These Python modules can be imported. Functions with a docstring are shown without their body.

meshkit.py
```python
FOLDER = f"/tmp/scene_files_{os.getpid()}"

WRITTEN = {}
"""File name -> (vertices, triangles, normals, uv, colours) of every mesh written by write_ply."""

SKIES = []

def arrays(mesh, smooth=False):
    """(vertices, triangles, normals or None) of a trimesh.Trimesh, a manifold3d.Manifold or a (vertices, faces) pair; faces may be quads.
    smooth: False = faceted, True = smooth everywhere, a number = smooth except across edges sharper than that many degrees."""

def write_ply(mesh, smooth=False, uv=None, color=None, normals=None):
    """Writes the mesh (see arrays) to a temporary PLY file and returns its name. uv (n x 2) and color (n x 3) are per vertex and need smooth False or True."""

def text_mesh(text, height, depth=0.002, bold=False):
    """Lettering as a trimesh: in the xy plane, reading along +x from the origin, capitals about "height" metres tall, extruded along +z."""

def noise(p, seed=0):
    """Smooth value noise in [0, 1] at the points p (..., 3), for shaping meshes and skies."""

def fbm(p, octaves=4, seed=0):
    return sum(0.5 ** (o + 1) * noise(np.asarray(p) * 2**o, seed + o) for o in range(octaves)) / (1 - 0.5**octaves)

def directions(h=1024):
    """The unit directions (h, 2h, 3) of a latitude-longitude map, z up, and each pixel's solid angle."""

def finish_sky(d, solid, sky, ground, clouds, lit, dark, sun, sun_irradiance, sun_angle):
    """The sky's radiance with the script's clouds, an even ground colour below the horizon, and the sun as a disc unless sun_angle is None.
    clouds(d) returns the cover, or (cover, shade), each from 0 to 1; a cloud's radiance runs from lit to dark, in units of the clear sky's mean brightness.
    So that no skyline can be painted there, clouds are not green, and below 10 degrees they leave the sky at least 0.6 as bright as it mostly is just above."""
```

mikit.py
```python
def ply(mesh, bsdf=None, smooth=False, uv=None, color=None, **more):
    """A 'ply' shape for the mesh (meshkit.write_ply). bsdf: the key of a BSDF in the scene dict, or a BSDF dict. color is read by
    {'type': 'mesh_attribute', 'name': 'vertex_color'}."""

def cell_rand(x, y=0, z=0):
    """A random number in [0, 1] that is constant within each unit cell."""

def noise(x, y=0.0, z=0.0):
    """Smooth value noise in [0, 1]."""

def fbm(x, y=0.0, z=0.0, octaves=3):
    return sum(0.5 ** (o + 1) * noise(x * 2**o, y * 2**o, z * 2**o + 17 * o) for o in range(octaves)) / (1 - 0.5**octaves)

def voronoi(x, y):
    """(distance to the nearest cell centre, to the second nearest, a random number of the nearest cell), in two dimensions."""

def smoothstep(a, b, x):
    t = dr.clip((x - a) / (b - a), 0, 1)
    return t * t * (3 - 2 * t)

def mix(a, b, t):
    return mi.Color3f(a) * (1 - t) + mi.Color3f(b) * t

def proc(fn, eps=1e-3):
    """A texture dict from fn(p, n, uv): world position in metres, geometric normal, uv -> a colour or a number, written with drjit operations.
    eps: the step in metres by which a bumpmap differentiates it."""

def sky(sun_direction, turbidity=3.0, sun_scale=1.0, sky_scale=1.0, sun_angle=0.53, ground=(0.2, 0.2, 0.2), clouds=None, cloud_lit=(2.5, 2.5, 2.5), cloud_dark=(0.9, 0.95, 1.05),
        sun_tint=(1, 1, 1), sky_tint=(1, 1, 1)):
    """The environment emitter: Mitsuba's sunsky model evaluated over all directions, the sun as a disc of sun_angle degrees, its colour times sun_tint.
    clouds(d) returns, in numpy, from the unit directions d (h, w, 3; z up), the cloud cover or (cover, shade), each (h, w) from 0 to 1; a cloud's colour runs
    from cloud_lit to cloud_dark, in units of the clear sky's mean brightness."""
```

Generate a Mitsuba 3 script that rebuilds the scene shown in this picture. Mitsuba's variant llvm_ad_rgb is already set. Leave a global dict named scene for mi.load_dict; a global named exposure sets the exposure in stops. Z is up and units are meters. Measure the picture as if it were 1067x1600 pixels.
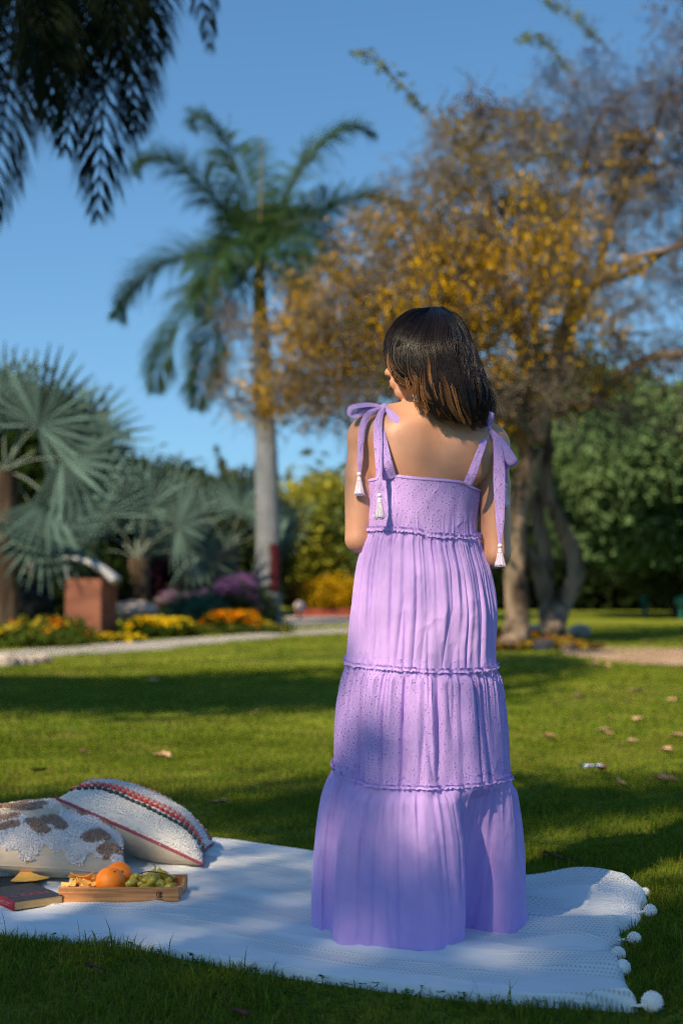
import math, random, numpy as np, trimesh, mitsuba as mi, mikit, meshkit
import drjit as dr
from mikit import proc, noise, fbm, voronoi, cell_rand, smoothstep, mix

# ------------------------------------------------------------------ camera, sky, exposure
T = mi.ScalarTransform4f
F_PX, CX, CY, HORIZON, CAM_H = 2222.0, 533.5, 800.0, 915.0, 0.90      # measured on the 1067 x 1600 photograph
PITCH = math.atan((HORIZON - CY) / F_PX)
SUN = np.array([-0.44, -0.64, 0.62]); SUN = SUN / np.linalg.norm(SUN)
exposure = 2.2
scene, labels = {}, {}
scene['camera'] = {'type': 'thinlens', 'fov': math.degrees(2 * math.atan(CX / F_PX)), 'fov_axis': 'x', 'near_clip': 0.05, 'far_clip': 2000.0,
                   'aperture_radius': 0.0105, 'focus_distance': 3.62,
                   'to_world': T().look_at(origin=[0, 0, CAM_H], target=[0, math.cos(PITCH), CAM_H + math.sin(PITCH)], up=[0, 0, 1])}
scene['sky_light'] = mikit.sky(SUN.tolist(), turbidity=3, sky_tint=(0.62, 0.84, 0.99), sun_tint=(1.0, 0.975, 0.92), ground=(0.08, 0.10, 0.04))

# ------------------------------------------------------------------ helpers
def P(u, v, y):
    """World point at depth y seen at photo pixel (u, v): used to measure sizes and places off the photograph."""
    dx, di = (u - CX) / F_PX, -(v - CY) / F_PX
    dy, dz = math.cos(PITCH) - di * math.sin(PITCH), math.sin(PITCH) + di * math.cos(PITCH)
    t = y / dy
    return np.array([t * dx, y, CAM_H + t * dz])

def G(u, v, z=0.0):
    dx, di = (u - CX) / F_PX, -(v - CY) / F_PX
    dy, dz = math.cos(PITCH) - di * math.sin(PITCH), math.sin(PITCH) + di * math.cos(PITCH)
    t = (z - CAM_H) / dz
    return np.array([t * dx, t * dy, z])

_count = {}
def key_for(name, parent=None):
    full = name if parent is None else parent + '__' + name
    n = _count.get(full, -1) + 1
    _count[full] = n
    return full if n == 0 else '%s_%03d' % (full, n)

def tag(key, label, category=None, group=None, kind=None):
    d = {'label': label} if label else {}
    if category: d['category'] = category
    if group: d['group'] = group
    if kind: d['kind'] = kind
    labels[key] = d

def thing(name, label, category, group=None, kind=None):
    k = key_for(name); tag(k, label, category, group, kind)
    return k

def put(name, mesh, bsdf, parent=None, smooth=False, uv=None, color=None, label=None, category=None, group=None, kind=None):
    k = key_for(name, parent)
    scene[k] = mikit.ply(mesh, 'material_' + bsdf, smooth=smooth, uv=uv, color=color)
    if label or category or kind: tag(k, label, category, group, kind)
    return k

def put_at(key, mesh, bsdf, smooth=False, uv=None, color=None):
    """The thing itself has a mesh under its own key."""
    scene[key] = mikit.ply(mesh, 'material_' + bsdf, smooth=smooth, uv=uv, color=color)

def unit(a):
    a = np.asarray(a, float)
    return a / (np.linalg.norm(a, axis=-1, keepdims=True) + 1e-12)

def spline(pts, n):
    """Catmull-Rom through pts (any width), n samples, roughly even in length."""
    p = np.asarray(pts, float)
    q = np.vstack([2 * p[0] - p[1], p, 2 * p[-1] - p[-2]])
    seg = np.linalg.norm(np.diff(p[:, :3], axis=0), axis=1)
    s = np.concatenate([[0], np.cumsum(seg)]) / seg.sum()
    t = np.linspace(0, 1, n)
    i = np.clip(np.searchsorted(s, t, side='right') - 1, 0, len(p) - 2)
    f = ((t - s[i]) / (s[i + 1] - s[i] + 1e-12))[:, None]
    a, b, c, d = q[i], q[i + 1], q[i + 2], q[i + 3]
    return 0.5 * (2 * b + (c - a) * f + (2 * a - 5 * b + 4 * c - d) * f ** 2 + (3 * b - a - 3 * c + d) * f ** 3)

def sweep(pts, ra, rb=None, ref=None, sides=8, caps=True):
    """A tube of elliptic section: ra across, rb along ref (a vector, or one per point)."""
    p = np.asarray(pts, float); n = len(p)
    ra = np.broadcast_to(np.asarray(ra, float), (n,)); rb = ra if rb is None else np.broadcast_to(np.asarray(rb, float), (n,))
    t = unit(np.gradient(p, axis=0))
    if ref is None:
        ref = np.array([0, 0, 1.0]) if abs(t[:, 2]).mean() < 0.8 else np.array([1.0, 0.2, 0])
    ref = np.broadcast_to(np.asarray(ref, float), (n, 3))
    a = unit(np.cross(t, ref)); b = unit(np.cross(a, t))
    ang = np.arange(sides) * 2 * np.pi / sides
    v = p[:, None] + (ra[:, None] * np.cos(ang))[..., None] * a[:, None] + (rb[:, None] * np.sin(ang))[..., None] * b[:, None]
    v = v.reshape(-1, 3)
    i, j = np.meshgrid(np.arange(n - 1), np.arange(sides), indexing='ij')
    A, B = i * sides + j, i * sides + (j + 1) % sides
    C, D = B + sides, A + sides
    f = np.vstack([np.stack([A, C, B], -1).reshape(-1, 3), np.stack([A, D, C], -1).reshape(-1, 3)])
    if caps:
        v = np.vstack([v, p[0], p[-1]]); k = np.arange(sides)
        f = np.vstack([f, np.stack([k, (k + 1) % sides, k * 0 + n * sides], -1), np.stack([(n - 1) * sides + (k + 1) % sides, (n - 1) * sides + k, k * 0 + n * sides + 1], -1)])
    return v, f

class Mesh:
    """Collects (vertices, triangles, colours) into one mesh."""
    def __init__(self): self.v, self.f, self.c, self.n = [], [], [], 0
    def add(self, vf, color=None):
        v, f = (np.asarray(vf.vertices), np.asarray(vf.faces)) if hasattr(vf, 'faces') else vf
        self.v.append(np.asarray(v, float)); self.f.append(np.asarray(f, int) + self.n); self.n += len(v)
        self.c.append(np.broadcast_to(np.asarray([0.5, 0.5, 0.5] if color is None else color, float), (len(v), 3)))
        return self
    def get(self): return np.vstack(self.v), np.vstack(self.f)
    def color(self): return np.vstack(self.c)
    def put(self, name, bsdf, parent=None, smooth=False, color=False, **kw):
        return put(name, self.get(), bsdf, parent, smooth=smooth, color=self.color() if color else None, **kw)

def quad_grid(X, uv=None):
    """Triangles of a (n, m, 3) grid of points."""
    n, m = X.shape[:2]
    i, j = np.meshgrid(np.arange(n - 1), np.arange(m - 1), indexing='ij')
    a = i * m + j
    f = np.vstack([np.stack([a, a + 1, a + m + 1], -1).reshape(-1, 3), np.stack([a, a + m + 1, a + m], -1).reshape(-1, 3)])
    return X.reshape(-1, 3), f

def box(size, chamfer=0.0):
    """A box centred on the origin with chamfered edges."""
    s = np.asarray(size, float) / 2
    if not chamfer: return trimesh.creation.box(extents=2 * s)
    pts = []
    for sx in (-1, 1):
        for sy in (-1, 1):
            for sz in (-1, 1):
                for k in range(3):
                    q = s - chamfer; q[k] = s[k]
                    pts.append(q * [sx, sy, sz])
    return trimesh.convex.convex_hull(np.array(pts))

def xf(mesh, M=None, loc=(0, 0, 0)):
    v, f = (np.array(mesh.vertices), np.array(mesh.faces)) if hasattr(mesh, 'faces') else mesh
    v = np.asarray(v, float)
    if M is not None: v = v @ np.asarray(M, float).T
    return v + np.asarray(loc, float), f

def rotz(a):
    c, s = math.cos(a), math.sin(a); return np.array([[c, -s, 0], [s, c, 0], [0, 0, 1.0]])
def roty(a):
    c, s = math.cos(a), math.sin(a); return np.array([[c, 0, s], [0, 1, 0], [-s, 0, c]])
def rotx(a):
    c, s = math.cos(a), math.sin(a); return np.array([[1, 0, 0], [0, c, -s], [0, s, c]])

def in_poly(poly, x, y):
    poly = np.asarray(poly); inside = np.zeros(len(x), bool); j = len(poly) - 1
    for i in range(len(poly)):
        xi, yi, xj, yj = *poly[i][:2], *poly[j][:2]
        c = ((yi > y) != (yj > y)) & (x < (xj - xi) * (y - yi) / (yj - yi + 1e-12) + xi)
        inside ^= c; j = i
    return inside

def hsh(n, seed): return np.random.default_rng(seed).random(n)

def taubin(v, f, n=3):
    from scipy.sparse import coo_matrix
    e = np.vstack([f[:, [0, 1]], f[:, [1, 2]], f[:, [2, 0]]]); e = np.unique(np.vstack([e, e[:, ::-1]]), axis=0)
    A = coo_matrix((np.ones(len(e)), (e[:, 0], e[:, 1])), shape=(len(v), len(v))).tocsr()
    deg = np.maximum(np.asarray(A.sum(1)), 1)
    for _ in range(n):
        for k in (0.5, -0.52): v = v + k * ((A @ v) / deg - v)
    return v

# -- implicit surfaces, meshed by surface nets
class Field:
    def __init__(self, lo, hi, h):
        self.lo, self.h = np.asarray(lo, float), h
        self.n = np.ceil((np.asarray(hi) - lo) / h).astype(int) + 1
        self.F = np.full(self.n, 9.0, np.float32)
        self.ax = [self.lo[k] + h * np.arange(self.n[k]) for k in range(3)]
    def region(self, lo, hi):
        sl = []
        for k in range(3):
            a = max(0, int((lo[k] - self.lo[k]) / self.h) - 1); b = min(self.n[k], int((hi[k] - self.lo[k]) / self.h) + 3)
            if b <= a: return None, None
            sl.append(slice(a, b))
        g = np.meshgrid(*[self.ax[k][sl[k]] for k in range(3)], indexing='ij', sparse=True)
        return tuple(sl), g
    def join(self, sl, d, k, cut=False):
        a = self.F[sl]
        if cut:
            hh = np.maximum(k - np.abs(a + d), 0) / k
            self.F[sl] = np.maximum(a, -d) + hh * hh * k / 4
        else:
            hh = np.maximum(k - np.abs(a - d), 0) / k
            self.F[sl] = np.minimum(a, d) - hh * hh * k / 4
    def cone(self, a, b, ra, rb, k=0.02, cut=False):
        a, b = np.asarray(a, float), np.asarray(b, float); m = max(ra, rb) + 2 * k + 0.02
        sl, g = self.region(np.minimum(a, b) - m, np.maximum(a, b) + m)
        if sl is None: return
        ab = b - a; L2 = ab @ ab + 1e-12
        t = np.clip(sum((g[i] - a[i]) * ab[i] for i in range(3)) / L2, 0, 1)
        d = np.sqrt(sum((g[i] - a[i] - t * ab[i]) ** 2 for i in range(3))) - (ra + (rb - ra) * t)
        self.join(sl, d, k, cut)
    def ell(self, c, r, k=0.02, R=None, cut=False):
        c, r = np.asarray(c, float), np.asarray(r, float); m = r.max() + 2 * k + 0.02
        sl, g = self.region(c - m, c + m)
        if sl is None: return
        q = [g[i] - c[i] for i in range(3)]
        if R is not None: q = [sum(R[j, i] * q[j] for j in range(3)) for i in range(3)]      # columns of R are the axes
        k0 = np.sqrt(sum((q[i] / r[i]) ** 2 for i in range(3))); k1 = np.sqrt(sum((q[i] / r[i] ** 2) ** 2 for i in range(3))) + 1e-9
        self.join(sl, k0 * (k0 - 1) / k1, k, cut)
    def mesh(self):
        F, h = self.F, self.h
        s = F < 0
        nx, ny, nz = s.shape
        cnt = sum(s[i:nx - 1 + i, j:ny - 1 + j, k:nz - 1 + k].astype(np.int8) for i in (0, 1) for j in (0, 1) for k in (0, 1))
        cell = np.argwhere((cnt > 0) & (cnt < 8))
        idx = np.full((nx - 1, ny - 1, nz - 1), -1, np.int64); idx[tuple(cell.T)] = np.arange(len(cell))
        acc, num = np.zeros((len(cell), 3)), np.zeros(len(cell))
        cor = [(i, j, k) for i in (0, 1) for j in (0, 1) for k in (0, 1)]
        for a in cor:
            for ax in range(3):
                if a[ax]: continue
                b = list(a); b[ax] = 1
                fa = F[tuple((cell + a).T)]; fb = F[tuple((cell + b).T)]
                on = (fa < 0) != (fb < 0)
                t = np.where(on, fa / (fa - fb + 1e-20), 0)
                q = np.tile(np.array(a, float), (len(cell), 1)); q[:, ax] += t
                acc += q * on[:, None]; num += on
        v = (cell + acc / num[:, None]) * h + self.lo
        faces = []
        for ax in range(3):
            o1, o2 = [(1, 2), (2, 0), (0, 1)][ax]
            sa = [slice(None)] * 3; sb = [slice(None)] * 3; sa[ax] = slice(0, -1); sb[ax] = slice(1, None)
            e = np.argwhere(s[tuple(sa)] != s[tuple(sb)])
            e = e[(e[:, o1] > 0) & (e[:, o2] > 0) & (e[:, o1] < s.shape[o1] - 1) & (e[:, o2] < s.shape[o2] - 1)]
            flip = s[tuple(e.T)]
            def c(d1, d2):
                q = e.copy(); q[:, o1] -= d1; q[:, o2] -= d2; return idx[tuple(q.T)]
            q = np.stack([c(1, 1), c(0, 1), c(0, 0), c(1, 0)], -1)
            q[~flip] = q[~flip][:, ::-1]
            faces += [q[:, [0, 1, 2]], q[:, [0, 2, 3]]]
        return v, np.vstack(faces)

# ------------------------------------------------------------------ materials
def mat(key, d, two=True):
    scene['material_' + key] = {'type': 'twosided', 'b': d} if two else d
    return key

def principled(color, rough=0.6, spec=0.3, **kw):
    c = color if isinstance(color, dict) else {'type': 'rgb', 'value': list(color)}
    return {'type': 'principled', 'base_color': c, 'roughness': rough, 'specular': spec, **kw}

def bumped(d, fn, scale=1.0, eps=1e-3):
    return {'type': 'bumpmap', 'arbitrary': {**proc(fn, eps)}, 'scale': scale, 'bsdf': d}

VC = {'type': 'mesh_attribute', 'name': 'vertex_color'}
scene['material_leaf'] = {'type': 'principledthin', 'base_color': VC, 'roughness': 0.55, 'spec_trans': 0.0, 'diff_trans': 0.7, 'eta': 1.4}
scene['material_silver_leaf'] = {'type': 'principledthin', 'base_color': VC, 'roughness': 0.38, 'spec_trans': 0.0, 'diff_trans': 0.35, 'eta': 1.75}
scene['material_petal'] = {'type': 'principledthin', 'base_color': VC, 'roughness': 0.7, 'spec_trans': 0.0, 'diff_trans': 0.9, 'eta': 1.3}
mat('painted', principled(VC, 0.6, 0.3))
mat('hair', principled(VC, 0.35, 0.22))

def lilac_weave(p, n, uv):
    w = 0.00015 * (dr.sin(uv.x * 5200) + dr.sin(uv.y * 5200))
    crease = 1 - dr.abs(2 * fbm(uv.x * 11, uv.y * 8, 0.0, 3) - 1)
    c2 = 1 - dr.abs(2 * fbm(uv.x * 26 + 7, uv.y * 17, 3.0, 3) - 1)
    return w + 0.0034 * crease * crease * crease * crease + 0.0016 * c2 * c2 * c2 * c2

def lilac_color(p, n, uv):
    k = fbm(uv.x * 60, uv.y * 60, 0.0, 2)
    return mix((0.475, 0.32, 0.715), (0.515, 0.355, 0.755), k)

def eyelet(uv):
    a, b, r = voronoi(uv.x * 72, uv.y * 72)
    ring = smoothstep(0.16, 0.24, a) * (1 - smoothstep(0.30, 0.40, a)) * smoothstep(0.25, 0.4, r)
    hole = (1 - smoothstep(0.10, 0.18, a)) * smoothstep(0.25, 0.4, r)
    a2, b2, r2 = voronoi(uv.x * 140 + 5, uv.y * 140)
    dot = (1 - smoothstep(0.16, 0.28, a2)) * smoothstep(0.5, 0.6, r2)
    return ring, hole, dot

def eyelet_bump(p, n, uv):
    ring, hole, dot = eyelet(uv)
    crease = 1 - dr.abs(2 * fbm(uv.x * 14, uv.y * 10, 0.0, 3) - 1)
    return 0.0007 * ring - 0.0010 * hole - 0.0006 * dot + 0.003 * crease * crease * crease * crease

def eyelet_color(p, n, uv):
    ring, hole, dot = eyelet(uv)
    c = mix((0.475, 0.32, 0.715), (0.57, 0.40, 0.81), ring)
    return mix(c, (0.20, 0.11, 0.44), dr.clip(hole * 0.85 + dot * 0.6, 0, 1))

mat('lilac', bumped(principled(proc(lilac_color), 0.75, 0.2, sheen=0.3), lilac_weave))
mat('lilac_eyelet', bumped(principled(proc(eyelet_color), 0.75, 0.2, sheen=0.3), eyelet_bump))
mat('lilac_plain', principled((0.495, 0.34, 0.735), 0.75, 0.2, sheen=0.3))
mat('tassel_thread', principled((0.78, 0.70, 0.84), 0.7, 0.2, sheen=0.4))

def skin_color(p, n, uv):
    k = fbm(p.x * 30, p.y * 30, p.z * 30, 3)
    m = smoothstep(0.80, 0.86, noise(p.x * 150, p.y * 150, p.z * 150))
    return mix((0.48, 0.240, 0.150), (0.545, 0.285, 0.185), k) * (1 - 0.04 * m)
def skin_bump(p, n, uv):
    return 0.00025 * fbm(p.x * 500, p.y * 500, p.z * 500, 2)
mat('skin', bumped(principled(proc(skin_color), 0.42, 0.45), skin_bump, 1.0, 4e-4))
mat('lip', principled((0.16, 0.045, 0.045), 0.35, 0.5))
mat('eye_white', principled((0.7, 0.68, 0.65), 0.2, 0.5))
mat('dark_eye', principled((0.02, 0.012, 0.01), 0.15, 0.5))
mat('silver', {'type': 'roughconductor', 'material': 'Ag', 'alpha': 0.2})
mat('pearl', principled((0.80, 0.74, 0.82), 0.25, 0.6, clearcoat=0.5))

def bark(c0, c1, sc, depth, stretch=0.25):
    def col(p, n, uv):
        k = fbm(p.x * sc, p.y * sc, p.z * sc * stretch, 4)
        return mix(c0, c1, smoothstep(0.3, 0.7, k))
    def bmp(p, n, uv):
        k = fbm(p.x * sc * 2, p.y * sc * 2, p.z * sc * 2 * stretch, 4)
        return depth * k
    return bumped(principled(proc(col), 0.85, 0.15), bmp, 1.0, 4e-3)
mat('bark_pale', bark((0.045, 0.033, 0.025), (0.27, 0.21, 0.155), 5.0, 0.12))
mat('bark_brown', bark((0.055, 0.040, 0.030), (0.20, 0.15, 0.11), 3.0, 0.05))
mat('bark_dark', bark((0.045, 0.033, 0.025), (0.12, 0.09, 0.065), 4.0, 0.06))
mat('twig', principled((0.125, 0.108, 0.092), 0.85, 0.15))

def palm_bark_col(p, n, uv):
    ring = smoothstep(0.35, 0.5, dr.abs(p.z / 0.16 + 0.2 * noise(p.x * 3, p.y * 3, 0) - dr.floor(p.z / 0.16 + 0.2 * noise(p.x * 3, p.y * 3, 0)) - 0.5))
    k = fbm(p.x * 6, p.y * 6, p.z * 2.5, 4)
    return mix((0.12, 0.14, 0.17), (0.24, 0.27, 0.32), k) * (1 - 0.35 * ring)
mat('palm_bark', principled(proc(palm_bark_col), 0.8, 0.2))
mat('crownshaft', principled((0.20, 0.17, 0.05), 0.5, 0.4))
# ------------------------------------------------------------------ the setting: lawn, path, bare soil, paved court
def lawn_color(p, n, uv):
    a = fbm(p.x * 0.55, p.y * 0.55, 0.0, 4)
    b = fbm(p.x * 5.0, p.y * 5.0, 2.0, 4)
    c = noise(p.x * 60, p.y * 60, 0.0)
    col = mix((0.066, 0.104, 0.010), (0.155, 0.180, 0.018), smoothstep(0.25, 0.75, 0.5 * a + 0.5 * b))
    col = mix(col, (0.16, 0.14, 0.035), 0.55 * smoothstep(0.55, 0.75, fbm(p.x * 1.7 + 9, p.y * 1.7, 5.0, 4)))
    return col * (0.7 + 0.5 * c)
def lawn_bump(p, n, uv):
    return 0.012 * fbm(p.x * 45, p.y * 45, 0.0, 3)
mat('lawn_turf', bumped(principled(proc(lawn_color), 0.9, 0.1), lawn_bump, 1.0, 4e-3))

def ground_height(x, y):
    x, y = np.asarray(x, float), np.asarray(y, float)
    q = np.stack([x * 0.9, y * 0.9, 0 * x], -1)
    far = np.clip((np.hypot(x - 0.1, y - 3.9) - 1.6) / 3, 0, 1)
    fade = np.clip((40 - np.hypot(x, y)) / 20, 0, 1)
    return (meshkit.fbm(q, 3, 5) - 0.5) * (0.02 + 0.05 * far) * fade - 0.004
def ground():
    r = np.concatenate([[0.0], np.geomspace(0.5, 1500, 150)]); a = np.linspace(0, 2 * np.pi, 181)
    X = np.stack([r[:, None] * np.cos(a), 4 + r[:, None] * np.sin(a), 0 * r[:, None] * a], -1)
    X[..., 2] = ground_height(X[..., 0], X[..., 1])
    v, f = quad_grid(X)
    return v, f[:, ::-1]
put('lawn', ground(), 'lawn_turf', smooth=True, label='wide mown green lawn of the park with sunlit stripes and tree shade', kind='structure')

def path_color(p, n, uv):
    k = fbm(p.x * 2, p.y * 2, 0.0, 4); s = noise(p.x * 70, p.y * 70, 1.0)
    return mix((0.19, 0.185, 0.185), (0.28, 0.27, 0.26), k) * (0.9 + 0.2 * s)
mat('path_concrete', principled(proc(path_color), 0.85, 0.2))
def soil_color(p, n, uv):
    k = fbm(p.x * 3, p.y * 3, 0.0, 4); s = noise(p.x * 40, p.y * 40, 1.0)
    return mix((0.15, 0.105, 0.07), (0.30, 0.22, 0.16), k) * (0.75 + 0.5 * s)
mat('bare_soil', principled(proc(soil_color), 0.95, 0.1))

def strip(near, far, n=60, m=6, z=0.02):
    a, b = spline(near, n), spline(far, n)
    t = np.linspace(0, 1, m)[None, :, None]
    X = a[:, None] * (1 - t) + b[:, None] * t
    X[..., 2] = z
    X[:, 0, 2] = X[:, -1, 2] = -0.06
    v, f = quad_grid(X)
    return v, f
near = [G(-260, 1062), G(0, 1037), G(150, 1026), G(300, 1012), G(420, 998), G(520, 992), G(640, 990)]
far = [G(-260, 1030), G(0, 1016), G(150, 1006), G(300, 996), G(420, 988), G(520, 982), G(640, 980)]
put('path', strip(near, far), 'path_concrete', label='pale concrete garden path curving along the flower beds', kind='structure')
put('paved_court', strip([G(446, 984), G(520, 979), G(700, 976)], [G(446, 962), G(520, 957), G(700, 956)], 30, 6, 0.03), 'path_concrete', label='pale paved court beyond the palm trunk', kind='structure')
put('bare_ground', strip([G(880, 1026), G(980, 1040), G(1067, 1043), G(1250, 1046)], [G(880, 1012), G(980, 1008), G(1067, 1009), G(1250, 1012)], 40, 6, 0.012), 'bare_soil', label='worn bare brown soil strip beside the old trees', kind='structure')

# ------------------------------------------------------------------ the knitted blanket
near_edge = spline([G(1000, 1583), G(900, 1577), G(800, 1570), G(700, 1560), G(600, 1548), G(500, 1535), G(400, 1519), G(300, 1500), G(200, 1482), G(100, 1473), G(0, 1464), G(-200, 1452), G(-420, 1440)], 320)
far_edge = spline([G(985, 1386), G(955, 1389), G(900, 1386), G(822, 1382), G(700, 1362), G(600, 1348), G(490, 1335), G(400, 1322), G(320, 1312), G(200, 1300), G(60, 1290), G(-120, 1280), G(-300, 1270)], 320)
right_edge = spline([G(1000, 1583), G(985, 1545), G(972, 1520), G(955, 1505), G(960, 1494), G(978, 1476), G(970, 1462), G(998, 1446), G(1006, 1432), G(1006, 1420), G(1013, 1407), G(985, 1386)], 200)
BLANKET_POLY = np.vstack([near_edge[::10], far_edge[::-10], right_edge[::-8]])[:, :2]
def build_blanket():
    n, m = 320, 200
    t = np.linspace(0, 1, m)[None, :, None]
    base = near_edge[:, None] * (1 - t) + far_edge[:, None] * t
    straight = near_edge[0] * (1 - t[0]) + far_edge[0] * t[0]
    s = np.linspace(0, 1, n)[:, None, None]
    base = base + (right_edge - straight)[None] * np.exp(-s * 16)
    S = np.concatenate([[0], np.cumsum(np.linalg.norm(np.diff(near_edge, axis=0), axis=1))])       # metres along
    W = np.linspace(0, 1, m) * 1.25
    SS, WW = np.meshgrid(S, W, indexing='ij')
    q = np.stack([SS * 2.2, WW * 5.5, 0 * SS], -1)
    warp = meshkit.fbm(q, 3, 3)
    ridge = np.abs(np.sin((WW + 0.055 * (meshkit.noise(np.stack([SS * 3.0, WW * 2.0, 0 * SS], -1), 8) - 0.5)) * math.pi / 0.085))
    z = 0.013 + 0.007 * (1 - ridge) ** 3 + 0.016 * np.clip(warp - 0.45, 0, 1) + 0.004 * meshkit.noise(np.stack([SS * 14, WW * 30, 0 * SS], -1), 4)
    # folds gathering towards the fringe edge on the right
    k = np.exp(-SS / 0.28)
    z += k * 0.030 * np.clip(np.sin(WW * 19 + 2.5 * meshkit.noise(np.stack([SS * 3, WW * 3, 0 * SS], -1), 2)), -0.2, 1)
    z += 0.055 * np.exp(-((SS - 0.10) / 0.13) ** 2 - ((WW - 1.19) / 0.11) ** 2)                   # far right corner turned up
    z += 0.030 * np.exp(-((SS - 0.12) / 0.09) ** 2 - ((WW - 0.50) / 0.05) ** 2)
    # rolled edges going down to the lawn
    e = np.minimum(np.minimum(np.arange(n)[:, None] / 5.0, 1), np.minimum(np.minimum(np.arange(m)[None] / 4.0, (m - 1 - np.arange(m)[None]) / 4.0), 1))
    roll = np.sqrt(np.clip(1 - (1 - e) ** 2, 0, 1))
    z = z * roll - 0.012 * (1 - roll)
    X = base.copy(); X[..., 2] = z
    uv = np.stack([SS, WW], -1).reshape(-1, 2)
    v, f = quad_grid(X)
    return v, f, uv
def knit(uv):
    # columns of cable with panels of open lattice between them; u runs along, v across
    w = uv.y + 0.012 * dr.sin(uv.x * 9 + 4 * noise(uv.x * 2, uv.y * 3, 0))
    panel = smoothstep(0.35, 0.5, noise(w * 7.0, uv.x * 1.6, 4.0)) 
    a = w * 95; b = uv.x * 95
    st = dr.floor(a); fa = a - st - 0.5
    b = b + 0.5 * (st - 2 * dr.floor(st / 2)); fb = b - dr.floor(b) - 0.5
    hole = 1 - smoothstep(0.10, 0.40, dr.sqrt(fa * fa + fb * fb))
    rib = dr.abs(dr.sin(uv.y * 420 + 2 * noise(uv.x * 20, uv.y * 20, 0))) * (0.6 + 0.4 * dr.sin(uv.x * 900))
    return panel, hole, rib
def blanket_bump(p, n, uv):
    panel, hole, rib = knit(uv)
    return -0.0035 * hole * panel + 0.0014 * rib * (1 - panel) + 0.003 * fbm(uv.x * 18, uv.y * 45, 0.0, 3)
def blanket_color(p, n, uv):
    panel, hole, rib = knit(uv)
    k = fbm(uv.x * 6, uv.y * 20, 0.0, 3)
    c = mix((0.62, 0.67, 0.70), (0.71, 0.755, 0.785), k)
    return c * (1 - 0.28 * hole * panel)
mat('knit_white', bumped(principled(proc(blanket_color), 0.9, 0.1, sheen=0.3), blanket_bump, 1.0, 8e-4))
bl = thing('picnic_blanket', 'large white cable knitted blanket with pompom fringe spread on the lawn', 'blanket')
bv, bf, buv = build_blanket()
put('cover', (bv, bf), 'knit_white', bl, smooth=True, uv=buv)

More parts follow.
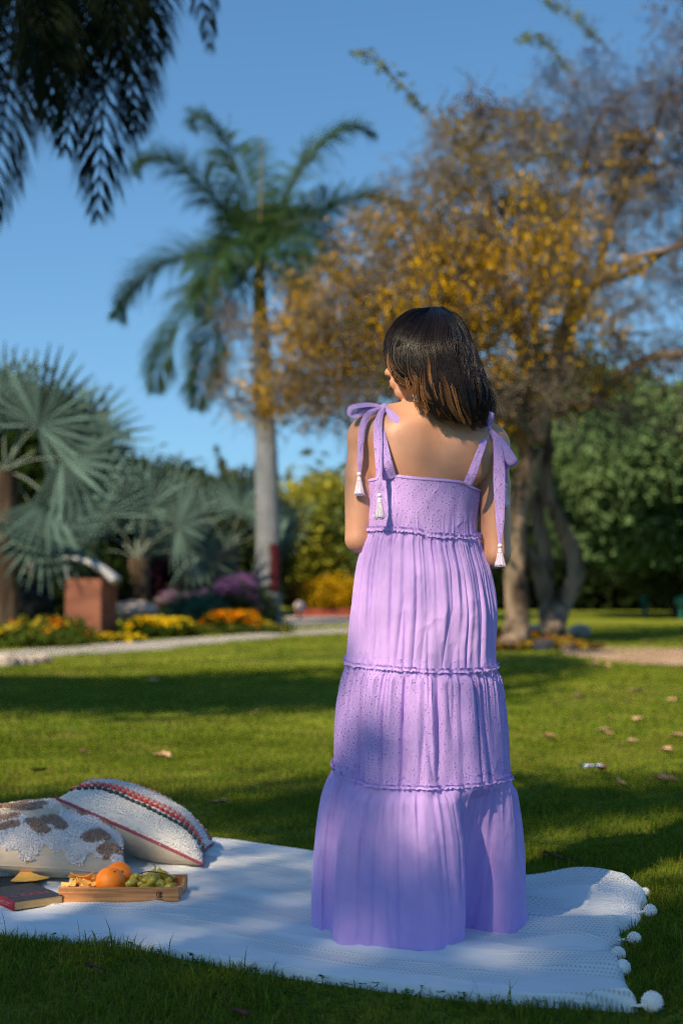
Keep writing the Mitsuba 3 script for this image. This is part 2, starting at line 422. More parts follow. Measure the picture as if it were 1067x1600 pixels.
mat('wool_white', principled((0.78, 0.78, 0.77), 0.95, 0.05, sheen=0.5))
def pompom(c, r, seed):
    """A wool ball: a core and many short radiating yarn ends."""
    rng = np.random.default_rng(seed)
    core = trimesh.creation.icosphere(subdivisions=3, radius=r * 0.9)
    v = np.array(core.vertices); v *= (0.97 + 0.1 * meshkit.noise(v / r * 3.1, seed))[:, None]
    M = Mesh().add((v + c, np.array(core.faces)))
    n = 900
    d = unit(rng.normal(size=(n, 3))); t = unit(np.cross(d, rng.normal(size=(n, 3)))); w = 0.0016
    base = c + d * r * 0.8; L = r * rng.uniform(0.93, 1.08, n)[:, None]
    tip = c + d * L + t * 0.0015
    v = np.stack([base - t * w, base + t * w, tip], 1).reshape(-1, 3)
    f = np.arange(3 * n).reshape(n, 3)
    M.add((v, f))
    return M.get()
for i, (u, v_, r) in enumerate([(1019, 1583, 0.0235), (973, 1525, 0.0195), (966, 1503, 0.0185), (991, 1479, 0.0185), (1016, 1434, 0.0185), (1008, 1402, 0.014)]):
    g = G(u, v_)
    put('pompom', pompom(g + [0, 0, r * 0.93], r, 40 + i), 'wool_white', bl, smooth=False)
    a = right_edge[np.argmin(np.linalg.norm(right_edge[:, :2] - g[:2], axis=1))]
    put('cord', sweep(spline([a + [-0.02, 0, 0.012], (a + g) / 2 + [0, 0, 0.016], g + [0, 0, r]], 6), 0.004, sides=6), 'wool_white', bl, smooth=True)

# ------------------------------------------------------------------ grass blades
def grass():
    rng = np.random.default_rng(7)
    V, F, C, off = [], [], [], 0
    def field(n, y0, y1, hgt, wid, margin=0.25, bent=False):
        nonlocal off
        y = y0 + (y1 - y0) * rng.random(n)
        x = (rng.random(n) * 2 - 1) * (0.265 * y1 + margin)
        k = np.abs(x) < 0.265 * y + margin; x, y = x[k], y[k]
        keep = ~in_poly(BLANKET_POLY, x, y)
        x, y = x[keep], y[keep]
        clump = meshkit.fbm(np.stack([x * 5, y * 5, 0 * x], -1), 3, 9)
        patch = meshkit.fbm(np.stack([x * 0.9, y * 0.9, 0 * x], -1), 3, 19)
        keep = rng.random(len(x)) < 0.35 + 1.1 * clump
        x, y, clump, patch = x[keep], y[keep], clump[keep], patch[keep]
        n = len(x)
        h = hgt * (0.4 + 1.0 * clump) * rng.uniform(0.5, 1.3, n)
        yaw = rng.uniform(0, 2 * np.pi, n); lean = rng.uniform(0.2, 1.3, n)
        side = np.stack([np.cos(yaw), np.sin(yaw), 0 * yaw], -1); fw = np.stack([-np.sin(yaw), np.cos(yaw), 0 * yaw], -1)
        p0 = np.stack([x, y, ground_height(x, y) - 0.002], -1)
        p1 = p0 + fw * (h * 0.30 * lean)[:, None] + np.array([0, 0, 1]) * (h * 0.6)[:, None]
        p2 = p1 + fw * (h * 0.65 * lean)[:, None] + np.array([0, 0, 1]) * (h * (0.55 - 0.35 * lean))[:, None]
        w = (wid * rng.uniform(0.7, 1.3, n))[:, None]
        if not bent:                                  # far blades: one tapering face each
            v = np.stack([p0 - side * w, p0 + side * w, p2], 1).reshape(-1, 3); f = np.arange(3 * n).reshape(n, 3) + off; m = 3
        else:
            m = 5; v = np.stack([p0 - side * w, p0 + side * w, p1 - side * w * 0.8, p1 + side * w * 0.8, p2], 1).reshape(-1, 3)
            f = (np.array([[0, 1, 3], [0, 3, 2], [2, 3, 4]])[None] + 5 * np.arange(n)[:, None, None]).reshape(-1, 3) + off
        r = rng.random(n)[:, None]
        green = np.array([0.064, 0.120, 0.012]) * (1 - r) + np.array([0.175, 0.230, 0.020]) * r
        green = green * (0.75 + 0.7 * patch[:, None])
        dry = (rng.random(n) < 0.06 + 0.9 * np.clip(patch - 0.50, 0, 1))[:, None]
        c = np.where(dry, np.array([0.22, 0.17, 0.055]) * (0.6 + 0.8 * r), green)
        V.append(v); F.append(f); C.append(np.repeat(c, m, axis=0)); off += len(v)
    field(190000, 2.7, 5.0, 0.028, 0.0011, 0.5, True)
    field(60000, 1.2, 2.8, 0.030, 0.0016, 1.6); field(50000, 2.6, 6.0, 0.030, 0.0022, 2.4)
    field(13000, 2.7, 7.0, 0.060, 0.0013, 0.25, True)
    field(150000, 4.6, 8.5, 0.030, 0.0018, 0.5); field(40000, 5.5, 9.0, 0.032, 0.003, 2.6)
    field(150000, 8.0, 16.0, 0.036, 0.004, 1.2)
    field(80000, 15.0, 32.0, 0.045, 0.008, 2.0)
        # clover and other small weeds in patches
    n = 9000; y = rng.uniform(2.8, 9, n); x = (rng.random(n) * 2 - 1) * (0.265 * y + 0.25)
    k = (meshkit.fbm(np.stack([x * 1.3 + 4, y * 1.3, 0 * x], -1), 2, 29) > 0.56) & ~in_poly(BLANKET_POLY, x, y); x, y = x[k], y[k]; n = len(x)
    c = np.stack([x, y, ground_height(x, y) + rng.uniform(0.008, 0.024, n)], -1)
    for a in range(3):
        t = rng.uniform(0, 6.28, n) * 0 + a * 2.094 + hsh(n, 5) * 6.28; d = np.stack([np.cos(t), np.sin(t), 0.25 * rng.normal(size=n)], -1); e = np.stack([-np.sin(t), np.cos(t), 0 * t], -1)
        s = rng.uniform(0.004, 0.009, n)[:, None]
        v = np.stack([c, c + d * s + e * s * .7, c + d * s * 1.7, c + d * s - e * s * .7], 1).reshape(-1, 3)
        f = (np.array([[0, 2, 1], [0, 3, 2]])[None] + 4 * np.arange(n)[:, None, None]).reshape(-1, 3) + off
        V.append(v); F.append(f); C.append(np.repeat(np.array([0.045, 0.10, 0.018]) * rng.uniform(0.7, 1.4, (n, 1)), 4, axis=0)); off += len(v)
    return np.vstack(V), np.vstack(F), np.vstack(C)
gv, gf, gc = grass()
put('grass_blades', (gv, gf), 'leaf', color=gc, label='short green grass blades growing over the lawn', kind='stuff')
# ------------------------------------------------------------------ the woman
WY = 3.76                                   # depth of her middle
def W(u, v, dy=0.0): return P(u, v, WY + dy)
person = thing('person', 'woman seen from behind in a long tiered lilac sundress, standing on the white blanket', 'person')

YAW = math.radians(71)
HEAD = W(664, 556, 0.0)
HF = np.array([-math.sin(YAW), math.cos(YAW), -0.10]); HF /= np.linalg.norm(HF)      # where the face points
HR = unit(np.cross(HF, [0, 0, 1.0])); HU = np.cross(HR, HF)
HM = np.stack([HR, HF, HU], 1)                                                        # head frame: x her right, y forward, z up
def H(x, y, z): return HEAD + HM @ np.array([x, y, z])

def build_body():
    B = Field([-0.10, WY - 0.20, 0.82], [0.55, WY + 0.42, 1.66], 0.0041)
    sl, sr = W(573, 684, 0.0), W(766, 697, 0.0)                   # shoulder joints
    el, er = W(561, 842, -0.015), W(775, 866, -0.015)             # elbows
    wl, wr = W(615, 858, 0.25), W(718, 872, 0.25)                 # wrists, in front of the body
    neck0, neck1 = W(673, 660, 0.0), W(668, 600, 0.005)
    # trunk
    B.ell(W(662, 770, 0.01), [0.137, 0.093, 0.20], 0.03)
    B.ell(W(664, 715, 0.0), [0.152, 0.082, 0.105], 0.05)
    B.ell(W(660, 850, 0.01), [0.120, 0.092, 0.16], 0.05)
    B.cone(W(600, 672, 0.0), W(738, 686, 0.0), 0.058, 0.058, 0.05)          # shoulder girdle
    B.cone(W(664, 655, -0.01), sl, 0.050, 0.047, 0.05); B.cone(W(672, 658, -0.01), sr, 0.050, 0.047, 0.05)
    B.cone(neck0, neck1, 0.050, 0.042, 0.03)
    B.cone(W(680, 645, -0.005), W(622, 658, 0.0), 0.034, 0.032, 0.035); B.cone(W(674, 645, -0.005), W(722, 664, 0.0), 0.036, 0.036, 0.04)
    # shoulder blades and the groove of the spine
    B.ell(W(628, 705, -0.062), [0.045, 0.024, 0.066], 0.05, R=roty(0.22)); B.ell(W(736, 712, -0.060), [0.043, 0.024, 0.066], 0.05, R=roty(-0.22))
    B.cone(W(688, 672, -0.118), W(692, 790, -0.128), 0.014, 0.022, 0.05, cut=True)
    B.ell(W(655, 770, 0.085), [0.105, 0.055, 0.07], 0.05)                    # bust, in front
    # arms
    B.cone(sl, W(563, 745, -0.005), 0.0435, 0.0425, 0.015); B.cone(W(563, 745, -0.005), el, 0.0425, 0.0365, 0.006)
    B.cone(sr, W(772, 760, -0.005), 0.0435, 0.0425, 0.015); B.cone(W(772, 760, -0.005), er, 0.0425, 0.0375, 0.006)
    B.ell(sl, [0.045, 0.05, 0.052], 0.02); B.ell(sr, [0.045, 0.05, 0.052], 0.02)
    for e, w, s in ((el, wl, 1), (er, wr, -1)):
        mid = e + (w - e) * 0.35
        B.cone(e, mid, 0.036, 0.036, 0.008); B.cone(mid, w, 0.036, 0.025, 0.006)
        # hand: palm and five fingers, closed over each other in front of the waist
        fwd = unit(w - e); palm = w + fwd * 0.045 + np.array([s * 0.012, 0, -0.004])
        across = np.array([0, 0, 1.0])
        B.ell(palm, [0.028, 0.040, 0.038], 0.012)
        for k in range(4):
            ln = [0.030, 0.034, 0.032, 0.025][k]
            a0 = palm + fwd * 0.024 + across * (0.028 - 0.019 * k)
            d1 = unit(fwd * 0.7 + np.array([s * 0.8, 0, 0])); d2 = unit(np.array([s * 1.0, -0.25, -0.1])); d3 = unit(np.array([s * 0.8, -0.8, -0.1]))
            a1 = a0 + d1 * ln; a2 = a1 + d2 * ln * 0.75; a3 = a2 + d3 * ln * 0.55
            B.cone(palm, a0, 0.012, 0.0095, 0.006); B.cone(a0, a1, 0.0095, 0.0085, 0.004); B.cone(a1, a2, 0.0085, 0.0078, 0.003); B.cone(a2, a3, 0.0078, 0.0065, 0.003)
        t0 = palm - fwd * 0.015 + across * 0.030; t1 = t0 + unit(fwd + across * 0.8 + np.array([s * .4, 0, 0])) * 0.032; t2 = t1 + unit(fwd + np.array([s * .5, 0, 0])) * 0.026
        B.cone(t0, t1, 0.0125, 0.010, 0.006); B.cone(t1, t2, 0.010, 0.0078, 0.003)
    # head: skull, jaw, face
    B.ell(H(0, -0.008, 0.018), [0.073, 0.094, 0.093], 0.02, R=HM)
    B.ell(H(0, 0.030, -0.040), [0.057, 0.056, 0.066], 0.015, R=HM)
    B.ell(H(0, 0.068, -0.089), [0.025, 0.025, 0.020], 0.014, R=HM)           # chin
    for s in (-1, 1):
        B.cone(H(s * 0.054, 0.005, -0.058), H(s * 0.018, 0.064, -0.092), 0.016, 0.015, 0.014)
        B.ell(H(s * 0.040, 0.062, -0.022), [0.020, 0.018, 0.018], 0.03, R=HM)  # cheekbones
        B.ell(H(s * 0.031, 0.083, 0.003), [0.016, 0.013, 0.012], 0.012, R=HM, cut=True)
        B.ell(H(s * 0.031, 0.072, 0.002), [0.0145, 0.0145, 0.0135], 0.004, R=HM)
        B.cone(H(s * 0.014, 0.086, 0.019), H(s * 0.046, 0.074, 0.021), 0.007, 0.006, 0.012)
        B.ell(H(s * 0.074, -0.006, -0.012), [0.008, 0.019, 0.031], 0.006, R=HM)  # ears
        B.ell(H(s * 0.010, 0.094, -0.036), [0.0085, 0.010, 0.0075], 0.006, R=HM)
    B.cone(H(0, 0.083, 0.012), H(0, 0.103, -0.026), 0.0075, 0.0095, 0.010)
    B.ell(H(0, 0.106, -0.031), [0.010, 0.010, 0.009], 0.008, R=HM)
    B.ell(H(0, 0.087, -0.062), [0.024, 0.015, 0.018], 0.012, R=HM)
    B.cone(H(-0.014, 0.096, -0.057), H(0.014, 0.096, -0.057), 0.0055, 0.0055, 0.004)
    B.cone(H(-0.012, 0.095, -0.069), H(0.012, 0.095, -0.069), 0.0060, 0.0060, 0.004)
    v, f = B.mesh()
    # lower body, under the dress, on a coarser grid
    L = Field([-0.06, WY - 0.25, -0.01], [0.50, WY + 0.32, 0.90], 0.009)
    cx = 660
    L.ell(W(cx, 870, 0.01), [0.118, 0.090, 0.14], 0.04); L.ell(W(cx, 985, 0.03), [0.140, 0.095, 0.13], 0.04)
    for s in (-1, 1):
        hip = W(cx, 1010, 0.03) + [s * 0.070, 0, 0]; knee = np.array([hip[0] + s * 0.004, WY + 0.06, 0.47]); ank = np.array([hip[0] - s * 0.006, WY + 0.05, 0.105])
        L.cone(hip, knee, 0.075, 0.052, 0.03); L.cone(knee, knee * 0.7 + ank * 0.3 + [0, -0.02, 0], 0.050, 0.054, 0.03); L.cone(knee * 0.7 + ank * 0.3 + [0, -0.02, 0], ank, 0.054, 0.034, 0.03)
        heel = ank + [0, -0.02, -0.050]; toe = ank + [s * 0.025, 0.14, -0.060]
        L.cone(heel, ank + [0, 0.05, -0.035], 0.030, 0.033, 0.02); L.cone(ank + [0, 0.05, -0.035], toe, 0.033, 0.020, 0.02)
    v2, f2 = L.mesh()
    v = taubin(v, f, 5)
    f2 = f2[(v2[f2][:, :, 2] < 0.86).all(1)]
    return np.vstack([v, v2]), np.vstack([f, f2 + len(v)])
put('body', build_body(), 'skin', person, smooth=True)
def lips():
    M = Mesh()
    up = spline([H(-0.023, 0.083, -0.0635), H(-0.010, 0.0985, -0.0575), H(0, 0.1010, -0.0590), H(0.010, 0.0985, -0.0575), H(0.023, 0.083, -0.0635)], 20)
    lo = spline([H(-0.022, 0.083, -0.0645), H(-0.009, 0.0985, -0.0695), H(0, 0.1005, -0.0705), H(0.009, 0.0985, -0.0695), H(0.022, 0.083, -0.0645)], 20)
    w = np.sin(np.linspace(0.08, np.pi - 0.08, 20))
    M.add(sweep(up, 0.0052 * w + 0.0008, 0.0052 * w + 0.0008)); M.add(sweep(lo, 0.0060 * w + 0.0008, 0.0060 * w + 0.0008))
    return M.get()
put('lips', lips(), 'lip', person, smooth=True)
for s in (-1, 1):
    e = put('eye', xf(trimesh.creation.icosphere(2, 0.0125), None, H(s * 0.031, 0.0745, 0.002)), 'eye_white', person, smooth=True)
    put('iris', xf(trimesh.creation.icosphere(2, 0.0062), None, H(s * 0.031, 0.0815, 0.002)), 'dark_eye', e, smooth=True)
    b = spline([H(s * 0.012, 0.094, 0.020), H(s * 0.030, 0.090, 0.0255), H(s * 0.050, 0.074, 0.021)], 10)
    put('eyebrow', sweep(b, 0.0022, 0.0034), 'dark_eye', person, smooth=True)

# -- hair: a solid mass and the strands lying over it
guides = [  # photo pixels and depth from her middle; from the face edge on the left round to the right silhouette
    [(668, 486, 0.03), (640, 489, 0.02), (617, 507, 0.01), (604, 533, 0.0), (607, 556, -0.015), (622, 575, -0.045), (640, 589, -0.065), (651, 605, -0.075), (655, 622, -0.08)],
    [(670, 485, 0.01), (644, 492, -0.02), (622, 512, -0.035), (612, 538, -0.04), (614, 562, -0.055), (628, 585, -0.075), (643, 603, -0.08), (655, 620, -0.085), (662, 633, -0.09)],
    [(673, 485, 0.0), (652, 496, -0.055), (634, 520, -0.08), (626, 545, -0.09), (632, 570, -0.1), (645, 592, -0.105), (658, 610, -0.11), (670, 627, -0.11), (684, 641, -0.112)],
    [(676, 485, 0.0), (662, 500, -0.07), (648, 528, -0.105), (645, 553, -0.115), (652, 578, -0.12), (664, 598, -0.125), (680, 617, -0.13), (696, 634, -0.128), (708, 648, -0.125)],
    [(680, 484, 0.0), (674, 501, -0.075), (668, 530, -0.115), (668, 556, -0.13), (676, 582, -0.135), (688, 604, -0.14), (702, 624, -0.14), (718, 642, -0.135), (733, 656, -0.125)],
    [(684, 484, 0.0), (688, 500, -0.07), (690, 528, -0.108), (693, 555, -0.125), (700, 582, -0.13), (711, 606, -0.135), (724, 628, -0.135), (737, 644, -0.125), (744, 657, -0.115)],
    [(687, 485, 0.01), (703, 500, -0.045), (713, 526, -0.07), (719, 552, -0.085), (727, 580, -0.09), (736, 604, -0.095), (746, 624, -0.095), (750, 640, -0.09), (747, 655, -0.085)],
    [(690, 485, 0.03), (712, 497, 0.01), (727, 520, -0.01), (737, 548, -0.025), (746, 575, -0.035), (755, 598, -0.04), (763, 616, -0.045), (764, 632, -0.05), (757, 646, -0.055)],
    [(688, 485, 0.06), (712, 497, 0.06), (728, 520, 0.05), (738, 550, 0.04), (747, 578, 0.025), (755, 602, 0.01), (760, 622, 0.0), (758, 636, -0.02), (750, 648, -0.035)]]
gl = np.stack([spline([W(*q) for q in g], 40) for g in guides])          # (9, 40, 3)
far_side = [  # the side away from the camera, over her right ear and in front of the shoulder
    [(684, 485, 0.07), (700, 495, 0.09), (712, 520, 0.10), (718, 550, 0.10), (722, 580, 0.09), (728, 604, 0.08), (732, 625, 0.07), (730, 640, 0.06), (722, 652, 0.05)],
    [(676, 485, 0.07), (676, 495, 0.11), (676, 520, 0.135), (680, 550, 0.135), (684, 580, 0.12), (690, 604, 0.11), (694, 625, 0.10), (696, 640, 0.09), (698, 652, 0.085)],
    [(668, 486, 0.05), (648, 494, 0.09), (636, 514, 0.105), (634, 540, 0.11), (640, 568, 0.105), (648, 594, 0.10), (656, 615, 0.095), (662, 632, 0.09), (670, 645, 0.09)]]
gf_ = np.stack([spline([W(*q) for q in g], 40) for g in far_side])

def hair_mass():
    B = Field([0.02, WY - 0.21, 1.28], [0.45, WY + 0.20, 1.66], 0.0045)
    B.ell(H(0, -0.012, 0.026), [0.071, 0.091, 0.086], 0.02, R=HM)
    for g in list(gl) + list(gf_):
        c = g.mean(0) * 0 + HEAD
        for i in range(0, 38, 3):
            a, b = g[i], g[min(i + 3, 39)]
            t = i / 38
            ina = unit((HEAD + [0.10 * t, -0.03 * t, -0.28 * t]) - a)
            r = 0.022 * (1 - 0.75 * t)
            B.cone(a + ina * (r + 0.004), b + ina * (r + 0.004), r, r * 0.97, 0.018)
    # keep the face clear
    B.ell(H(0, 0.118, -0.040), [0.062, 0.058, 0.085], 0.01, R=HM, cut=True)
    v, f = B.mesh()
    return taubin(v, f, 8), f
hv, hf = hair_mass()
DARK, MID, GOLD = np.array([0.0070, 0.0052, 0.0058]), np.array([0.018, 0.0105, 0.008]), np.array([0.40, 0.185, 0.065])
hair = put('hair', (hv, hf), 'hair', person, smooth=True, color=np.tile(DARK, (len(hv), 1)), label='long wavy dark brown hair with caramel tips')

def strands(G_, n_locks, per, seed, gold_of):
    """Locks of hair following the guides in loose waves; each is a bundle of strands that close up towards the tip."""
    rng = np.random.default_rng(seed)
    M = Mesh(); m = 19
    ts = np.linspace(0, 1, m); k = len(G_); CS = []
    order = (np.arange(n_locks) + rng.random(n_locks)) / n_locks
    for s01 in order:
        s = s01 * (k - 1); i = min(int(s), k - 2); fr = s - i
        guide = G_[i] * (1 - fr) + G_[i + 1] * fr
        layer = rng.random()                                     # 0 lies deep and long, 1 lies on top and is shorter
        L0 = 1.07 - 0.22 * layer * rng.random() - 0.10 * rng.random() ** 2
        ph = 0.75 * s + rng.normal() * 0.55; freq = rng.uniform(10.5, 13.5)
        amp = 0.0190 * np.clip(ts * 1.5 - 0.33, 0, 1) * rng.uniform(0.6, 1.25) * min(1, 0.30 + s * 0.55)
        W0 = rng.uniform(0.008, 0.0145); lift = 0.0015 + 0.0032 * layer
        golden, start, power = gold_of(s01, rng)
        tone0 = rng.uniform(0.75, 1.4)
        idx = ts * L0 * 39; a = np.clip(np.floor(idx), 0, 38).astype(int); b = a + 1; w = (idx - a)[:, None]
        p0 = guide[a] * (1 - w) + guide[b] * w
        tan = unit(np.gradient(p0, axis=0)); out = unit(p0 - (HEAD + np.outer(np.clip(ts - 0.25, 0, 1), [0.09, 0.02, -0.26])))
        side = unit(np.cross(tan, out)); out = unit(np.cross(side, tan))
        wave = np.sin(ts * freq + ph); bulge = 0.5 * (1 + np.cos(ts * freq + ph))
        p0 = p0 + side * (amp * wave)[:, None] + out * (lift + amp * 0.55 * bulge)[:, None]
        for _ in range(per):
            x = rng.uniform(-1, 1); r = abs(rng.normal()) * 0.25
            close = W0 * (1 - 0.55 * np.clip(ts * 1.25 - 0.2, 0, 1) ** 2)
            p = p0 + side * (x * close)[:, None] + out * (close * 0.38 * (math.sqrt(1 - x * x) - r))[:, None]
            if rng.random() < 0.03: p = p + (side * rng.normal() * 0.014 + out * abs(rng.normal()) * 0.008) * (np.clip(ts - 0.3, 0, 1) ** 1.5)[:, None]
            cut = rng.uniform(0.88, 1.0)
            rad = rng.uniform(0.0006, 0.0011) * np.clip(1.1 - (ts / cut) ** 5, 0.12, 1)
            v, f = sweep(p, rad * 1.7, rad * 0.9, ref=out, sides=3, caps=False)
            gb = (np.clip((ts - start - rng.normal() * 0.04) / 0.22, 0, 1) * power * (rng.random() < golden))[:, None]
            q = np.clip(ts * 1.2 - 0.5, 0, 0.5)[:, None]
            col = (DARK * (1 - q) + MID * q) * tone0 * rng.uniform(0.85, 1.15)
            col = col * (1 - gb) + GOLD * rng.uniform(0.7, 1.4) * gb
            M.add((v, f)); CS.append(np.repeat(col, 3, axis=0))
    M.c = CS
    return M
def gold_near(s, rng):
    lock = rng.random()
    share = np.interp(s, [0, 0.1, 0.25, 0.5, 0.60, 0.75, 1], [0.75, 0.75, 0.55, 0.34, 0.08, 0.02, 0.01])
    start = np.interp(s, [0, 0.2, 0.4, 0.55, 0.7, 1], [0.55, 0.60, 0.67, 0.79, 0.90, 0.95]) + rng.normal() * 0.07
    return (0.80 if lock < share else 0.08), start, rng.uniform(0.4, 1.0)
st = strands(gl, 230, 21, 3, gold_near); st.put('strands', 'hair', hair, smooth=True, color=True, kind='stuff')
sf = strands(gf_, 50, 12, 4, lambda s, rng: (0.2, 0.8, 0.6)); sf.put('strands', 'hair', hair, smooth=True, color=True, kind='stuff')
def flyaways():
    rng = np.random.default_rng(11); M = Mesh()
    for _ in range(90):
        g = gl[rng.integers(5, 9)]; i = rng.integers(12, 30)
        p = np.array([g[min(i + k * 3, 39)] for k in range(5)])
        p = p + np.outer(np.linspace(0, 1, 5) ** 1.4, [rng.uniform(0.0, 0.035), rng.normal() * 0.01, rng.uniform(-0.035, 0.012)])
        M.add(sweep(spline(p, 18), 0.00045, sides=4, caps=False), DARK * 2)
    return M
flyaways().put('flyaway_hairs', 'hair', hair, smooth=True, color=True, kind='stuff')

def earring():
    c = W(652, 618, -0.105); M = Mesh()
    rng = np.random.default_rng(1)
    for k in range(8):
        a = k * math.pi / 4
        M.add(xf(trimesh.creation.icosphere(1, 1.0), rotz(0) @ np.diag([0.0042, 0.0018, 0.0042]), c + np.array([math.cos(a) * 0.0078, 0, math.sin(a) * 0.0078])))
    M.add(xf(trimesh.creation.icosphere(2, 0.0045), None, c + [0, -0.002, 0]))
    for k in range(5): M.add(xf(trimesh.creation.icosphere(1, 0.0022), None, c + [(k - 2) * 0.0042, 0, -0.015 + abs(k - 2) * 0.0015]))
    M.add(sweep([c + [0, 0, 0.008], c + [0.002, 0.004, 0.020]], 0.0010))
    return M.get()
put('earring', earring(), 'pearl', person, smooth=True, label='pale flower shaped drop earring under her left ear')

# -- the dress
prof = [  # photo row, left and right silhouette, half depth, middle in depth
    (742, 566, 758, 0.122, 0.010), (775, 568, 752, 0.124, 0.010), (832, 570, 745, 0.126, 0.010), (850, 564, 751, 0.130, 0.008), (900, 553, 768, 0.158, 0.005), (960, 546, 776, 0.178, 0.0), (1036, 541, 773, 0.190, 0.0),
    (1060, 534, 780, 0.195, 0.0), (1120, 524, 789, 0.208, 0.0), (1210, 519, 798, 0.222, 0.0), (1240, 510, 803, 0.228, 0.0), (1300, 500, 811, 0.238, 0.0), (1400, 489, 818, 0.248, 0.0), (1470, 486, 819, 0.255, 0.0)]
pz = np.array([W(660, p[0])[2] for p in prof])[::-1]
pl = np.array([W(p[1], p[0])[0] for p in prof])[::-1]; pr = np.array([W(p[2], p[0])[0] for p in prof])[::-1]
pb = np.array([p[3] for p in prof])[::-1]; pc = np.array([p[4] for p in prof])[::-1]
from scipy.interpolate import PchipInterpolator
fl, fr_, fb, fc = (PchipInterpolator(pz, a) for a in (pl, pr, pb, pc))
hem_px = [(820, 3.80), (821, 3.72), (800, 3.665), (770, 3.675), (740, 3.70), (722, 3.70), (713, 3.63), (703, 3.54), (680, 3.495), (640, 3.495), (600, 3.51), (560, 3.53), (525, 3.575), (512, 3.66), (500, 3.665), (490, 3.70), (487, 3.78)]
hem_near = spline([np.array([P(u, 1460, y)[0], y, 0]) for u, y in hem_px], 400)
hem_back = spline([hem_near[-1], [hem_near[-1][0] + 0.01, 3.9, 0], [0.03, 4.0, 0], [0.20, 4.04, 0], [0.38, 4.0, 0], [hem_near[0][0] - 0.01, 3.90, 0], hem_near[0]], 400)
TH = np.linspace(0, 2 * np.pi, 721)            # theta 0 at her right, going over the camera side (theta = pi/2 faces the camera)
def hem_curve(th):
    s = th / np.pi
    near_ = np.stack([np.interp(s, np.linspace(0, 1, 400), hem_near[:, k]) for k in range(3)], -1)
    back_ = np.stack([np.interp(s - 1, np.linspace(0, 1, 400), hem_back[:, k]) for k in range(3)], -1)
    return np.where((s <= 1)[:, None], near_, back_)
HEM = hem_curve(TH)
def ring_noise(freq, seed, t=0.0):
    """Periodic smooth noise round the ring."""
    t = np.asarray(t, float)
    return meshkit.noise(np.stack([np.cos(TH) * freq + 40 + 0 * t, np.sin(TH) * freq + 40 + 0 * t, t + 0 * TH], -1), seed)
def base_ring(z, hemmix):
    l, r, b, c = fl(z), fr_(z), fb(z), fc(z)
    x = (l + r) / 2 + (r - l) / 2 * np.cos(TH); y = WY + c - b * np.sin(TH)
    # squarer section than an ellipse on the camera side
    X = np.stack([x, y, 0 * x + z], -1)
    return X * (1 - hemmix) + np.stack([HEM[:, 0], HEM[:, 1], 0 * x + z], -1) * hemmix
def seam_curve(pairs):
    """Height round the ring from photo rows on the camera side: (theta in degrees, row, depth)."""
    th = np.radians([p[0] for p in pairs]); z = [P(660, p[1], WY + p[2])[2] for p in pairs]
    f = PchipInterpolator(np.concatenate([th, [2 * np.pi + th[0]]]), np.concatenate([z, [z[0]]]))
    return f(np.where(TH < th[0], TH + 2 * np.pi, TH))
S1 = seam_curve([(0, 836, 0), (45, 839, -0.09), (75, 838, -0.12), (100, 830, -0.12), (140, 827, -0.08), (180, 829, 0), (270, 830, 0.1)])
S2 = seam_curve([(0, 1038, 0), (40, 1046, -0.12), (70, 1050, -0.18), (110, 1046, -0.18), (150, 1040, -0.1), (180, 1030, 0), (270, 1015, 0.18)])
S3 = seam_curve([(0, 1214, 0), (40, 1222, -0.15), (80, 1230, -0.2), (110, 1230, -0.2), (140, 1222, -0.15), (160, 1205, -0.06), (180, 1195, 0), (270, 1180, 0.2)])
hz = 0.016 + 0.004 * np.sin(TH * 7)
S4 = np.where(TH < np.pi, hz, 0.018) - 0.0
